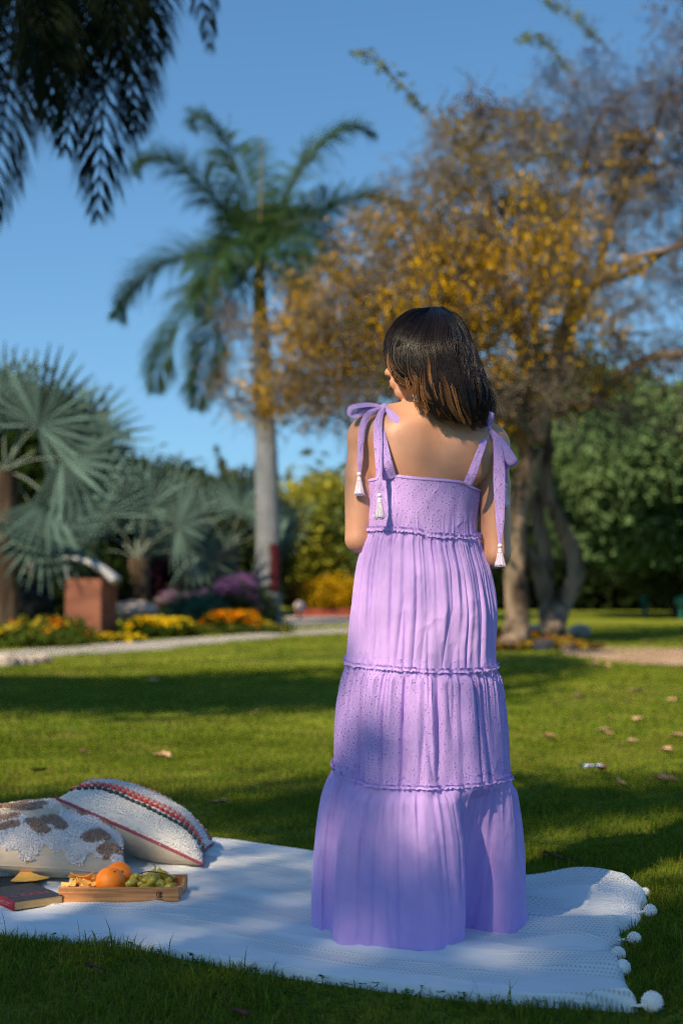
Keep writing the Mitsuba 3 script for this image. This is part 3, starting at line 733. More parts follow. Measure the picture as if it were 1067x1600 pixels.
def tier(name, top, bot, rows, seed, bsdf, pleat, fold, hem_from=None, label=None, tucks=(), start=None):
    T_ = np.linspace(0, 1, rows)
    X = np.zeros((rows, len(TH), 3))
    rng = np.random.default_rng(seed)
    n1 = ring_noise(34, seed); n2 = ring_noise(15, seed + 1); 
    for i, t in enumerate(T_):
        z = top * (1 - t) + bot * t
        hm = 0.0
        R0 = np.zeros((len(TH), 3))
        hm = 0 if hem_from is None else float(np.clip((t - hem_from) / (1 - hem_from), 0, 1)) ** 0.75
        l, r, b, c = fl(z), fr_(z), fb(z), fc(z)
        R0[:, 0] = (l + r) / 2 + (r - l) / 2 * np.cos(TH); R0[:, 1] = WY + c - b * np.sign(np.sin(TH)) * np.abs(np.sin(TH)) ** 0.9
        R0[:, 2] = z
        R0[:, :2] = R0[:, :2] * (1 - hm) + HEM[:, :2] * hm
        tang = np.roll(R0, -1, 0) - np.roll(R0, 1, 0); tang[0] = R0[1] - R0[-2]; tang[-1] = tang[0]
        nrm = unit(np.stack([tang[:, 1], -tang[:, 0], 0 * tang[:, 0]], -1))
        ctr = R0.mean(0); nrm *= np.sign(((R0 - ctr) * nrm)[:, :2].sum(1))[:, None]
        length = 0.25 + 0.75 * ring_noise(10, seed + 5)
        fine = (1 - np.abs(2 * ring_noise(20, seed, t * 0.5) - 1)) ** 2
        mid = ring_noise(8.5, seed + 1, t * 0.8); mid = mid - 0.55 * np.clip(1 - np.abs(2 * ring_noise(9.5, seed + 8, t * 0.5) - 1) * 2.2, 0, 1) ** 2
        wide = ring_noise(3.2, seed + 2, t * 0.6) - 0.5
        rise = np.clip(t / 0.05, 0, 1)
        d = pleat * rise * (fine - 0.4) * np.exp(-t / (0.35 * length + 0.06)) + fold * 0.75 * rise * (mid - 0.45) * (1 - 0.35 * t) * np.clip(0.35 + t * 1.5, 0, 1) + fold * 1.2 * wide * t
        d += 0.004 * rise * (meshkit.noise(np.stack([TH * 9, 0 * TH + t * 5, 0 * TH + seed], -1), seed) - 0.5)
        if tucks:
            for th0, a_in, a_out, w_in, w_out in tucks:          # a deep fold: cloth stands out on one side of it and tucks in on the other
                q = TH - th0; sg = 1 / (1 + np.exp(-q / 0.018))
                d += (min(1, t / 0.35) ** 0.8) * (a_out * sg * np.exp(-np.abs(q) / w_out) - a_in * (1 - sg) * np.exp(-np.abs(q) / w_in))
        d[-1] = d[0]
        edge = np.abs(np.cos(TH)) ** 8                       # keep the silhouette where it was measured
        d = d * (1 - 0.45 * edge)
        X[i] = R0 + nrm * (d + 0.003 * np.clip(1 - t * 20, 0, 1))[:, None]
        if start is not None:                                    # sewn to the hem of the piece above
            q = float(np.clip(t / 0.10, 0, 1)); q = q * q * (3 - 2 * q)
            X[i, :, :2] = start[:, :2] * (1 - q) + X[i, :, :2] * q
    # outer face, then a turned hem to give thickness
    inner = X[-1] - unit(X[-1] - X[-1].mean(0)) * 0.004
    X = np.vstack([X, (X[-1] + [0, 0, -0.0015] - unit(X[-1] - X[-1].mean(0)) * 0.002)[None], inner[None], (inner + [0, 0, 0.03])[None]])
    arc = np.concatenate([[0], np.cumsum(np.linalg.norm(np.diff(X[rows // 2], axis=0), axis=1))])
    hh = np.concatenate([np.linspace(0, abs((top - bot).mean()), rows), [abs((top - bot).mean())] * 3])
    UV = np.stack(np.meshgrid(hh, arc, indexing='ij')[::-1], -1).reshape(-1, 2) + [seed * 1.7, seed]
    v, f = quad_grid(X)
    return put(name, (v, f[:, ::-1]), bsdf, dress, smooth=True, uv=UV, label=label), X
dress = person + '__dress'
t1, X1 = tier('skirt_tier', S1, S2 - 0.004, 90, 11, 'lilac', 0.014, 0.033, label='plain gathered upper skirt tier')
t2, X2 = tier('skirt_tier', S2, S3 - 0.004, 84, 23, 'lilac_eyelet', 0.015, 0.036, start=X1[89], tucks=((2.30, -0.014, -0.016, 0.2, 0.25), (1.45, 0.010, 0.010, 0.15, 0.2)), label='eyelet embroidered middle skirt tier')
t3, X3 = tier('skirt_tier', S3, S4, 100, 31, 'lilac', 0.013, 0.018, hem_from=0.0, start=X2[83], tucks=((1.19, 0.035, 0.030, 0.22, 0.45), (2.45, -0.018, -0.022, 0.2, 0.25)), label='plain wide bottom skirt tier reaching the blanket')

def bodice():
    rows = 40
    top = seam_curve([(0, 768, 0), (20, 764, -0.05), (42, 758, -0.09), (52, 752, -0.1), (75, 748, -0.12), (100, 745, -0.12), (118, 742, -0.11), (130, 743, -0.1), (150, 748, -0.06), (180, 752, 0), (270, 720, 0.1)])
    X = np.zeros((rows + 3, len(TH), 3))
    for i, t in enumerate(np.linspace(0, 1, rows)):
        z = top * (1 - t) + (S1 + 0.002) * t
        l, r, b, c = fl(z), fr_(z), fb(z), fc(z)
        d = 0.004 * (ring_noise(7, 3, t * 2) - 0.5) * np.sin(t * np.pi) + 0.004 * (1 - np.abs(2 * ring_noise(16, 9, t) - 1)) ** 2 * np.clip(t * 2 - 1, 0, 1)
        X[i + 3, :, 0] = (l + r) / 2 + ((r - l) / 2 + d) * np.cos(TH); X[i + 3, :, 1] = WY + c - (b + d) * np.sin(TH); X[i + 3, :, 2] = z
    ctr = X[3].mean(0); out = unit((X[3] - ctr) * [1, 1, 0])
    X[2] = X[3] + [0, 0, 0.0018] - out * 0.0012; X[1] = X[3] + [0, 0, 0.0012] - out * 0.0035; X[0] = X[3] - [0, 0, 0.03] - out * 0.004
    arc = np.concatenate([[0], np.cumsum(np.linalg.norm(np.diff(X[rows // 2], axis=0), axis=1))])
    UV = np.stack(np.meshgrid(np.linspace(0, 0.15, rows + 3), arc, indexing='ij')[::-1], -1).reshape(-1, 2)
    v, f = quad_grid(X)
    put('bodice', (v, f[:, ::-1]), 'lilac_eyelet', dress, smooth=True, uv=UV, label='fitted eyelet embroidered bodice')
    band = X[3] + [0, 0, -0.004] + out * 0.0012
    put('neckline_binding', sweep(band[::4], 0.0032, 0.0016, ref=np.repeat(out[::4], 1, 0), sides=6, caps=False), 'lilac_plain', dress, smooth=True)
bodice()

def ruffle(seam_z, ring, name, h, seed):
    """A narrow gathered frill standing off the seam."""
    n = len(TH); m = 9
    rng = np.random.default_rng(seed)
    ctr = ring.mean(0); out = unit((ring - ctr) * [1, 1, 0])
    big = ring_noise(26, seed); w1 = np.sin(TH * 62 + 9 * big); w2 = np.sin(TH * 103 + 7 * ring_noise(18, seed + 1))
    rows = []
    for t in np.linspace(-1, 1, m):
        spread = abs(t) ** 1.3
        off = 0.0035 + (0.0030 * w1 + 0.0018 * w2 + 0.003) * spread
        zz = seam_z + t * h * (1 + 0.30 * w2 * 0.6 + 0.3 * (big - 0.5)) + 0.0014 * w1
        p = ring[:, :].copy(); p[:, 2] = zz
        rows.append(p + out * off[:, None] if np.ndim(off) else p + out * off)
    X = np.stack(rows); X[:, -1] = X[:, 0]
    v, f = quad_grid(X)
    arc = np.concatenate([[0], np.cumsum(np.linalg.norm(np.diff(ring, axis=0), axis=1))])
    put(name, (v, f), 'lilac_plain', dress, smooth=True)
ruffle(S1 + 0.002, X1[2], 'ruffle', 0.0062, 5)
ruffle(S2 + 0.002, X2[2], 'ruffle', 0.0055, 6)
ruffle(S3 + 0.002, X3[2], 'ruffle', 0.0046, 7)

def ribbon(pts, widths, name, ref=(0, -1, 0), across=None, thick=0.0016, fold=0.0, n=60, label=None, seed=0, mat_='lilac_eyelet'):
    """A soft flat band along the points, with a lengthwise crease and slight buckling."""
    p = spline(pts, n); w = np.interp(np.linspace(0, 1, n), np.linspace(0, 1, len(widths)), widths)
    t = unit(np.gradient(p, axis=0)); ref = np.broadcast_to(np.asarray(ref, float), (n, 3))
    a = unit(np.cross(t, ref))
    if across is not None: a = unit(np.asarray(across) - t * (t @ np.asarray(across))[:, None])
    b = unit(np.cross(a, t))
    m = 13; s = np.linspace(-1, 1, m)
    L = np.concatenate([[0], np.cumsum(np.linalg.norm(np.diff(p, axis=0), axis=1))])
    q = np.stack([np.repeat(L[:, None] * 26, m, 1), np.repeat(s[None] * 1.4, n, 0), np.full((n, m), seed + 0.5)], -1)
    buckle = (meshkit.fbm(q, 2, seed) - 0.5) * 0.004 + fold * np.abs(s)[None] * w[:, None]
    top = p[:, None] + a[:, None] * (w[:, None] * s[None])[..., None] + b[:, None] * (buckle + thick * np.sqrt(1 - s ** 2 * 0.98)[None])[..., None]
    bot = p[:, None] + a[:, None] * (w[:, None] * s[None])[..., None] + b[:, None] * (buckle - thick * np.sqrt(1 - s ** 2 * 0.98)[None])[..., None]
    X = np.concatenate([top, bot[:, ::-1], top[:, :1]], 1)
    ac = np.concatenate([s, s[::-1], s[:1]])
    UV = np.stack([w[:, None] * ac[None], np.repeat(L[:, None], 2 * m + 1, 1)], -1).reshape(-1, 2) + seed
    v, f = quad_grid(X)
    return put(name, (v, f), mat_, dress, smooth=True, uv=UV, label=label)
# straps from the bodice to the knots on the shoulders
ribbon([W(609, 748, -0.098), W(603, 725, -0.115), W(597, 695, -0.100), W(593, 668, -0.072), W(595, 645, -0.035), W(597, 634, 0.0)], [0.018, 0.0165, 0.015, 0.013, 0.010, 0.006], 'strap', seed=1)
ribbon([W(597, 634, 0.0), W(600, 650, 0.06), W(606, 690, 0.11), W(612, 730, 0.125)], [0.006, 0.010, 0.013, 0.015], 'strap', ref=(0, 1, 0), seed=2)
ribbon([W(731, 756, -0.108), W(739, 736, -0.118), W(750, 706, -0.105), W(758, 684, -0.075), W(762, 668, -0.045), W(762, 660, -0.01)], [0.0125, 0.011, 0.0095, 0.008, 0.007, 0.006], 'strap', seed=3)
ribbon([W(762, 660, -0.01), W(757, 670, 0.06), W(745, 700, 0.11), W(735, 735, 0.125)], [0.006, 0.010, 0.012, 0.014], 'strap', ref=(0, 1, 0), seed=4)
# bows: knot, loops, hanging ties
def knot(c, r, seed):
    m = trimesh.creation.icosphere(3, 1.0); v = np.array(m.vertices)
    v = v * (0.85 + 0.3 * meshkit.noise(v * 2.6 + seed, seed))[:, None] * np.asarray(r)
    put('knot', (v + c, np.array(m.faces)), 'lilac_plain', dress, smooth=True)
knot(W(600, 637, -0.055), [0.011, 0.010, 0.011], 1); knot(W(761, 668, -0.050), [0.011, 0.010, 0.012], 2)
def loop(pts, w, seed): return ribbon(pts, w, 'bow_loop', ref=(0.15, -0.65, 0.75), seed=seed, thick=0.0014, mat_='lilac')
loop([W(599, 637, -0.055), W(585, 633, -0.058), W(565, 633, -0.060), W(550, 637, -0.060), W(548, 648, -0.058), W(556, 650, -0.055), W(568, 640, -0.050), W(598, 639, -0.05)], [0.004, 0.009, 0.0115, 0.010, 0.009, 0.008, 0.007, 0.004], 6)
def flat_loop(p0, p1, dy, w, seed, sag=0.0):
    """A bow loop seen broadside: the band runs out from the knot, turns over at its end and comes back behind itself."""
    a, b = W(*p0, dy), W(*p1, dy - 0.012); d = b - a; L = np.linalg.norm(d); d = d / L
    ac = unit(np.cross(d, [0, -1.0, 0])); back = np.array([0, 1.0, 0]); sg = np.array([0, 0, -sag])
    pts = [a, a + d * L * 0.25 - back * 0.008 + sg * 0.3, a + d * L * 0.6 - back * 0.013 + sg * 0.2, a + d * L * 0.92 - back * 0.008, b + back * 0.008, a + d * L * 0.90 + back * 0.020 + ac * 0.004, a + d * L * 0.55 + back * 0.021 + ac * 0.006 + sg * 0.5, a + d * L * 0.2 + back * 0.014 + ac * 0.003, a + back * 0.006]
    ribbon(pts, [w * 0.35, w * 0.75, w, w * 0.98, w * 0.9, w * 0.95, w, w * 0.7, w * 0.35], 'bow_loop', across=ac, seed=seed, mat_='lilac', thick=0.0018, n=80, fold=-0.25)
flat_loop((603, 636), (637, 682), -0.062, 0.0145, 7, 0.004)
flat_loop((760, 668), (743, 655), -0.055, 0.0105, 8)
flat_loop((762, 667), (766, 643), -0.055, 0.0100, 9)
flat_loop((765, 671), (804, 727), -0.058, 0.0150, 10, 0.0)
TIES = [([(598, 638, -0.060), (586, 641, -0.066), (573, 650, -0.070), (566, 672, -0.072), (563, 700, -0.070), (561, 738, -0.062)], [0.005, 0.008, 0.0095, 0.0085, 0.007, 0.0045]),
        ([(600, 639, -0.064), (594, 648, -0.072), (590, 668, -0.088), (591, 700, -0.112), (592, 740, -0.130), (593, 771, -0.134)], [0.006, 0.011, 0.0115, 0.0095, 0.0075, 0.0045]),
        ([(765, 672, -0.062), (775, 685, -0.075), (779, 715, -0.082), (780, 760, -0.084), (781, 810, -0.082), (781, 850, -0.078)], [0.006, 0.012, 0.0155, 0.0145, 0.011, 0.0045]),
        ([(764, 671, -0.055), (782, 690, -0.062), (789, 712, -0.062), (790, 735, -0.058), (789, 755, -0.052)], [0.005, 0.009, 0.008, 0.006, 0.0045])]
for k, (pts, w) in enumerate(TIES):
    ribbon([W(*q) for q in pts], w, 'tie', seed=20 + k, n=80)
    u, v_, dy = pts[-1]
    c = W(u, v_ + 3, dy)
    put('bead', xf(trimesh.creation.icosphere(3, 0.0062), None, c), 'pearl', dress, smooth=True)
    rng = np.random.default_rng(60 + k); M = Mesh()
    z0 = c[2] - 0.006; L = [0.050, 0.055, 0.048, 0.052][k]
    prof_r = [0.0026, 0.0052, 0.0058, 0.0052, 0.0070, 0.0095, 0.0120, 0.0135]
    lat = trimesh.creation.revolve(np.array([[0.0001, 0.0]] + [[r, -L * t] for r, t in zip(prof_r, [0.0, 0.05, 0.12, 0.2, 0.4, 0.65, 0.85, 0.93])] + [[0.0001, -L * 0.93]]), sections=28)
    vv = np.array(lat.vertices); ang = np.arctan2(vv[:, 1], vv[:, 0]); vv[:, :2] *= (1 + 0.10 * np.sin(ang * 13) * (vv[:, 2] < -0.2 * L))[:, None]
    M.add((vv * [1, 0.8, 1] + [c[0], c[1], z0], np.array(lat.faces)))
    for j in range(110):
        a, r = rng.uniform(0, 6.28), rng.uniform(0.45, 1.08)
        p = [[c[0] + 0.0055 * r * math.cos(a), c[1] + 0.0048 * r * math.sin(a), z0 - 0.19 * L], [c[0] + 0.0098 * r * math.cos(a), c[1] + 0.008 * r * math.sin(a), z0 - 0.6 * L],
             [c[0] + 0.0140 * r * math.cos(a) + rng.normal() * 0.0010, c[1] + 0.011 * r * math.sin(a), z0 - L * rng.uniform(0.9, 1.03)]]
        M.add(sweep(spline(p, 5), 0.0006, sides=4, caps=False))
    M.add(sweep([[c[0] + 0.0058 * math.cos(a), c[1] + 0.005 * math.sin(a), z0 - 0.2 * L] for a in np.linspace(0, 6.28, 20)], 0.0011, sides=5, caps=False))
    M.put('tassel', 'tassel_thread', dress, smooth=True)
# ------------------------------------------------------------------ cushions
def linen_col(p, n, uv):
    k = fbm(p.x * 30, p.y * 30, p.z * 30, 3)
    s = noise(p.x * 900, p.y * 900, p.z * 900)
    return mix((0.50, 0.42, 0.32), (0.60, 0.52, 0.41), k) * (0.85 + 0.3 * s)
def linen_bump(p, n, uv): return 0.003 * fbm(p.x * 25, p.y * 25, p.z * 25, 3) + 0.0004 * noise(p.x * 1100, p.y * 1100, p.z * 1100)
mat('linen', bumped(principled(proc(linen_col), 0.9, 0.1), linen_bump, 1.0, 1e-3))
def boucle_bump(p, n, uv): return 0.004 * noise(p.x * 260, p.y * 260, p.z * 260) + 0.003 * noise(p.x * 120, p.y * 120, p.z * 120)
mat('boucle_white', bumped(principled((0.72, 0.70, 0.66), 0.95, 0.05), boucle_bump, 1.0, 1e-3))
mat('tuft_white', principled((0.76, 0.74, 0.74), 0.95, 0.05, sheen=0.4))
mat('tuft_brown', principled((0.42, 0.29, 0.225), 0.95, 0.05, sheen=0.3))
for nm, c in (('wool_green', (0.045, 0.075, 0.065)), ('wool_red', (0.50, 0.075, 0.070)), ('wool_pink', (0.62, 0.24, 0.22)), ('wool_piping', (0.36, 0.085, 0.12))):
    mat(nm, bumped(principled(c, 0.95, 0.05, sheen=0.3), boucle_bump, 0.35, 1e-3))

def cushion_xy(u, v, half):
    """Square outline with slightly hollow sides and pointed corners."""
    pin = 0.075
    return half[0] * u * (1 - pin * (1 - v * v) * 1.0), half[1] * v * (1 - pin * (1 - u * u) * 1.0)
def cushion_z(u, v, thick, seed, top):
    e = np.clip((1 - u ** 2) * (1 - v ** 2), 0, 1) ** 0.50
    q = np.stack([u * 1.6 + seed, v * 1.6, 0 * u + top], -1)
    w = np.stack([u * 5 + seed, v * 5, 0 * u + top], -1)
    return thick * e * (0.92 + 0.22 * (meshkit.fbm(q, 2, seed) - 0.5)) + 0.006 * (meshkit.fbm(w, 2, seed) - 0.5) * np.clip(e * 3, 0, 1)
def cushion_face(half, thick, seed, top, n=90):
    s = np.sin(np.linspace(-np.pi / 2, np.pi / 2, n))
    u, v = np.meshgrid(s, s, indexing='ij')
    x, y = cushion_xy(u, v, half); z = cushion_z(u, v, thick, seed, top)
    X = np.stack([x, y, z if top else -z], -1)
    vv, f = quad_grid(X)
    return vv, (f[:, ::-1] if top else f)
class Frame:
    def __init__(self, M, loc): self.M, self.loc = np.asarray(M, float), np.asarray(loc, float)
    def __call__(self, p): return np.asarray(p, float) @ self.M.T + self.loc
def cushion_edge(fr, half, r, n=240):
    a = np.linspace(-1, 1, n // 4, endpoint=False)
    o = np.ones_like(a)
    u = np.concatenate([a, o, -a, -o]); v = np.concatenate([-o, a, o, -a])
    x, y = cushion_xy(u, v, half)
    p = fr(np.stack([x, y, 0 * x], -1)); p = np.vstack([p, p[:2]])
    return sweep(p, r, sides=7, ref=fr.M[:, 2], caps=False)

# -- striped bobble cushion, leaning on the tufted one
sa = math.radians(24); tilt = math.radians(-2)
Mx = roty(sa) @ rotx(tilt)                                  # x down to the right, face up and a little towards the camera
HALF1, TH1, TB1 = (0.250, 0.215), 0.118, 0.105
low = Mx @ np.array([HALF1[0], 0, 0])
c1 = P(199, 1301, 4.47) + [0.004, 0.220, -0.006]
F1 = Frame(Mx, c1)
cu = thing('cushion', 'white cushion with rows of green, red and pink bobbles, propped up behind the tufted cushion', 'cushion')
fv, ff = cushion_face(HALF1, TH1, 2, True); put('front_cover', (F1(fv), ff), 'boucle_white', cu, smooth=True, label='white looped front cover')
fv, ff = cushion_face(HALF1, TB1, 4, False); put('back_cover', (F1(fv), ff), 'linen', cu, smooth=True, label='plain beige linen back cover')
put('piping', cushion_edge(F1, HALF1, 0.0050), 'wool_piping', cu, smooth=True, label='dusky red piping')
ROWS = [(-0.66, 'wool_green', 25, 0.0088), (-0.54, 'wool_red', 25, 0.0088), (-0.41, 'wool_pink', 25, 0.0088), (0.60, 'wool_pink', 25, 0.0085), (0.72, 'wool_red', 25, 0.0085), (0.84, 'wool_green', 25, 0.0085)]
ball = trimesh.creation.icosphere(2, 1.0); bvv, bff = np.array(ball.vertices), np.array(ball.faces)
rng = np.random.default_rng(5)
def on_cushion(u, v, half, thick, seed):
    u, v = np.asarray(u, float), np.asarray(v, float)
    x, y = cushion_xy(u, v, half); return np.stack([x, y, cushion_z(u, v, thick, seed, True)], -1)
variants = [bvv * (0.9 + 0.22 * meshkit.noise(bvv * 2.2 + k, k))[:, None] * [1, 1, 0.75] for k in range(4)]
for v0, m_, n, r in ROWS:
    for k in range(n):
        u0 = -0.95 + 1.90 * k / (n - 1)
        p = on_cushion(u0, v0 + rng.normal() * 0.006, HALF1, TH1, 2)
        put('bobble', (F1(variants[(k * 7) % 4] * r * rng.uniform(0.94, 1.08) + p + [0, 0, 0.002]), bff), m_, cu, smooth=True)
M = Mesh()
small = trimesh.creation.icosphere(0, 1.0); sv, sf2 = np.array(small.vertices), np.array(small.faces)
for v0 in list(np.arange(-0.99, -0.72, 0.042)) + list(np.arange(-0.33, 0.56, 0.05)) + [0.92, 0.97]:
    for k in range(52):
        p = on_cushion(-0.96 + 1.92 * (k + 0.5 * (int(v0 * 1000) % 2)) / 52, v0 + rng.normal() * 0.006, HALF1, TH1, 2)
        M.add((F1(sv * 0.0042 * rng.uniform(0.8, 1.15) * [1, 1, 0.7] + p), sf2))
M.put('white_loops', 'boucle_white', cu, smooth=True, kind='stuff')

# -- tufted brown and white cushion lying in front
HALF2, TT2, TB2 = (0.255, 0.235), 0.105, 0.080
M2 = roty(math.radians(5)) @ rotz(math.radians(7)) @ rotx(math.radians(9))
c2 = np.array([P(58, 1348, 4.30)[0] - 0.010, 4.46, 0.0]); c2[2] = 0.104
F2 = Frame(M2, c2)
cu2 = thing('cushion', 'cream cushion tufted with white shag and brown patches, lying behind the book', 'cushion')
fv, ff = cushion_face(HALF2, TT2, 6, True); put('front_cover', (F2(fv), ff), 'linen', cu2, smooth=True)
fv, ff = cushion_face(HALF2, TB2, 8, False); put('back_cover', (F2(fv), ff), 'linen', cu2, smooth=True)
put('seam', cushion_edge(F2, HALF2, 0.0025), 'linen', cu2, smooth=True)
def pile(inside, n, bsdf, name, h, seed, label=None, w=0.0034):
    """Cut yarn standing on the cushion face wherever inside(u, v) says."""
    rng = np.random.default_rng(seed)
    u, v = rng.uniform(-0.985, 0.985, n), rng.uniform(-0.985, 0.985, n)
    k = inside(u, v); u, v = u[k], v[k]
    p = on_cushion(u, v, HALF2, TT2, 6)
    e = 1e-2
    nx = on_cushion(u + e, v, HALF2, TT2, 6) - on_cushion(u - e, v, HALF2, TT2, 6); ny = on_cushion(u, v + e, HALF2, TT2, 6) - on_cushion(u, v - e, HALF2, TT2, 6)
    nn = unit(np.cross(nx, ny)); nn = unit(nn + 0.45 * rng.normal(size=nn.shape))
    a = unit(np.cross(nn, rng.normal(size=nn.shape))); b = np.cross(nn, a)
    H_ = (h * rng.uniform(0.75, 1.15, len(p)))[:, None]
    ang = np.arange(3) * 2.094
    base = p[:, None] + w * (a[:, None] * np.cos(ang)[None, :, None] + b[:, None] * np.sin(ang)[None, :, None])
    tip = base * 0.45 + p[:, None] * 0.55 + nn[:, None] * H_[:, None]
    X = np.concatenate([base, tip], 1).reshape(-1, 3)
    f = np.array([[0, 1, 4], [0, 4, 3], [1, 2, 5], [1, 5, 4], [2, 0, 3], [2, 3, 5], [3, 4, 5]])
    F = (f[None] + 6 * np.arange(len(p))[:, None, None]).reshape(-1, 3)
    return put(name, (F2(X), F), bsdf, cu2, label=label)
def rotrect(cu_, cv, a, L, w):
    c, s = math.cos(a), math.sin(a)
    def f(u, v):
        x, y = (u - cu_) * c + (v - cv) * s, -(u - cu_) * s + (v - cv) * c
        q = np.abs(x / L) ** 4 + np.abs(y / w) ** 4
        return q < 1
    return f
# giraffe-like brown blocks in pairs, with white shag in wavy fields between
blocks = []
for (bu, bv2, a) in [(-0.55, -0.35, 0.25), (0.02, -0.40, 2.15), (0.74, -0.58, 0.95), (-0.30, 0.35, 0.3), (0.45, 0.30, 0.9), (-0.80, 0.70, 0.2), (0.15, 0.85, 0.5), (0.82, 0.25, 2.0), (-0.88, -0.1, 1.2)]:
    for s in (-1, 1):
        blocks.append(rotrect(bu - math.sin(a) * 0.125 * s, bv2 + math.cos(a) * 0.125 * s, a, 0.235, 0.098))
def anyblock(u, v, grow=1.0):
    k = np.zeros(len(u), bool)
    for b in blocks: k |= b(u, v)
    return k
def shag(u, v):
    k = meshkit.noise(np.stack([u * 2.3 + 3, v * 2.3, 0 * u], -1), 12)
    near_edge_gap = v < -0.93 + 0.10 * np.sin(u * 11) + 0.06 * np.sin(u * 23 + 1)
    return (k > 0.30) & ~anyblock(u, v) & ~near_edge_gap
pile(shag, 30000, 'tuft_white', 'white_shag', 0.011, 1, 'white shag pile')
for i, b in enumerate(blocks): pile(b, 22000, 'tuft_brown', 'brown_tuft', 0.012, 20 + i)

# ------------------------------------------------------------------ tray with oranges, grapes and chips
def wood_col(p, n, uv):
    g = fbm(p.x * 9, p.y * 60, p.z * 170, 4); k = noise(p.x * 60, p.y * 60, p.z * 60)
    return mix((0.42, 0.17, 0.058), (0.64, 0.30, 0.115), smoothstep(0.3, 0.7, g)) * (0.9 + 0.2 * k)
mat('tray_wood', bumped(principled(proc(wood_col), 0.5, 0.35), lambda p, n, uv: 0.0006 * fbm(p.x * 20, p.y * 90, p.z * 300, 3), 1.0, 6e-4))
def worn_col(p, n, uv):
    k = fbm(p.x * 60, p.y * 60, p.z * 60, 3)
    return mix((0.30, 0.15, 0.07), (0.62, 0.55, 0.48), smoothstep(0.35, 0.55, k))
mat('worn_wood', principled(proc(worn_col), 0.7, 0.2))
mat('ink', principled((0.03, 0.02, 0.018), 0.8, 0.1))
TY0, TY1 = 4.00, 4.185
tl, tr = P(92, 1392, TY0)[0], P(281, 1390, TY0)[0]
TZ = 0.018
tray = thing('serving_tray', 'low wooden tray with orange fruit, grapes and chips on the blanket', 'tray')
TM = rotz(math.radians(-1.5)); tc = np.array([(tl + tr) / 2, (TY0 + TY1) / 2, TZ]); TW, TD, THh = tr - tl, TY1 - TY0, 0.043
FT = Frame(TM, tc)
def tpart(name, size, loc, m='tray_wood', ch=0.0012, label=None):
    v, f = xf(box(size, ch), None, loc); return put(name, (FT(v), f), m, tray, smooth=25, label=label)
tpart('front_board', (TW, 0.009, THh), (0, -TD / 2 + 0.0045, THh / 2))
tpart('back_board', (TW, 0.009, THh), (0, TD / 2 - 0.0045, THh / 2))
from shapely.geometry import Polygon
def end_board(s, m):
    d = TD / 2 - 0.0095
    poly = Polygon([(-d, 0), (d, 0), (d, THh - 0.003), (d * 0.55, THh - 0.004), (d * 0.42, THh - 0.014), (-d * 0.42, THh - 0.014), (-d * 0.55, THh - 0.004), (-d, THh - 0.003)])
    e = trimesh.creation.extrude_polygon(poly, 0.009, engine='earcut')
    v = np.array(e.vertices); v = np.stack([v[:, 2] - 0.0045 + s * (TW / 2 - 0.006), v[:, 0], v[:, 1]], -1)
    put('end_board', (FT(v), np.array(e.faces)), m, tray, smooth=25, label='worn end board with a cut out grip' if s < 0 else None)
end_board(-1, 'worn_wood'); end_board(1, 'tray_wood')
tpart('base_board', (TW - 0.022, TD - 0.019, 0.006), (0, 0, 0.0035))
em = Mesh()
e0 = np.array([P(251, 1404, TY0)[0] - tc[0], -TD / 2 - 0.0012, 0.0235])
ring = [[e0[0] + 0.0085 * math.cos(a), e0[1], e0[2] + 0.0085 * math.sin(a)] for a in np.linspace(0.25, 5.9, 40)]
em.add(sweep(ring, 0.0010, 0.0006, ref=(0, 1, 0), sides=6))
tm = meshkit.text_mesh('B', 0.0095, 0.0010, True); tv = np.array(tm.vertices)
em.add((np.stack([tv[:, 0] - 0.0032, tv[:, 2] * -1, tv[:, 1] - 0.0045], -1) + e0, np.array(tm.faces)))
em.add(xf(box((0.019, 0.0010, 0.0014)), None, e0 + [0, 0, -0.0130]))
v, f = em.get(); put('stamped_emblem', (FT(v), f), 'ink', tray, label='small dark round stamped emblem with a line under it')

def peel_col(p, n, uv):
    k = fbm(p.x * 40, p.y * 40, p.z * 40, 3)
    return mix((0.93, 0.20, 0.003), (0.96, 0.26, 0.005), k)
def peel_bump(p, n, uv): return -0.0006 * noise(p.x * 700, p.y * 700, p.z * 700)
mat('orange_peel', bumped(principled(proc(peel_col), 0.38, 0.5), peel_bump, 1.0, 5e-4))
mat('green_stem', principled((0.10, 0.12, 0.03), 0.7, 0.2))
def orange(c, r, seed, label):
    k = thing('orange', label, 'orange', None)
    s = trimesh.creation.icosphere(4, 1.0); v = np.array(s.vertices)
    v = v * (0.985 + 0.03 * meshkit.noise(v * 1.5 + seed, seed))[:, None]; v[:, 2] *= 0.95
    v[:, 2] -= 0.05 * np.exp(-((v[:, 0] ** 2 + v[:, 1] ** 2) / 0.02)) * (v[:, 2] > 0)
    R = rotx(0.5 * seed) @ roty(0.4)
    put('fruit', (v @ R.T * r + c, np.array(s.faces)), 'orange_peel', k, smooth=True)
    t = R @ np.array([0, 0, 0.93]) * r + c
    put('stem_end', xf(trimesh.creation.icosphere(2, 1.0), R @ np.diag([0.0035, 0.0035, 0.0018]), t), 'green_stem', k, smooth=True)
OZ = TZ + 0.0065
orange(np.array([P(172, 1374, 4.06)[0], 4.065, OZ + 0.0395]), 0.0415, 1, 'round orange at the front of the tray')
orange(np.array([P(185, 1372, 4.13)[0], 4.138, OZ + 0.0395]), 0.0410, 2, 'second orange half hidden behind the front one')

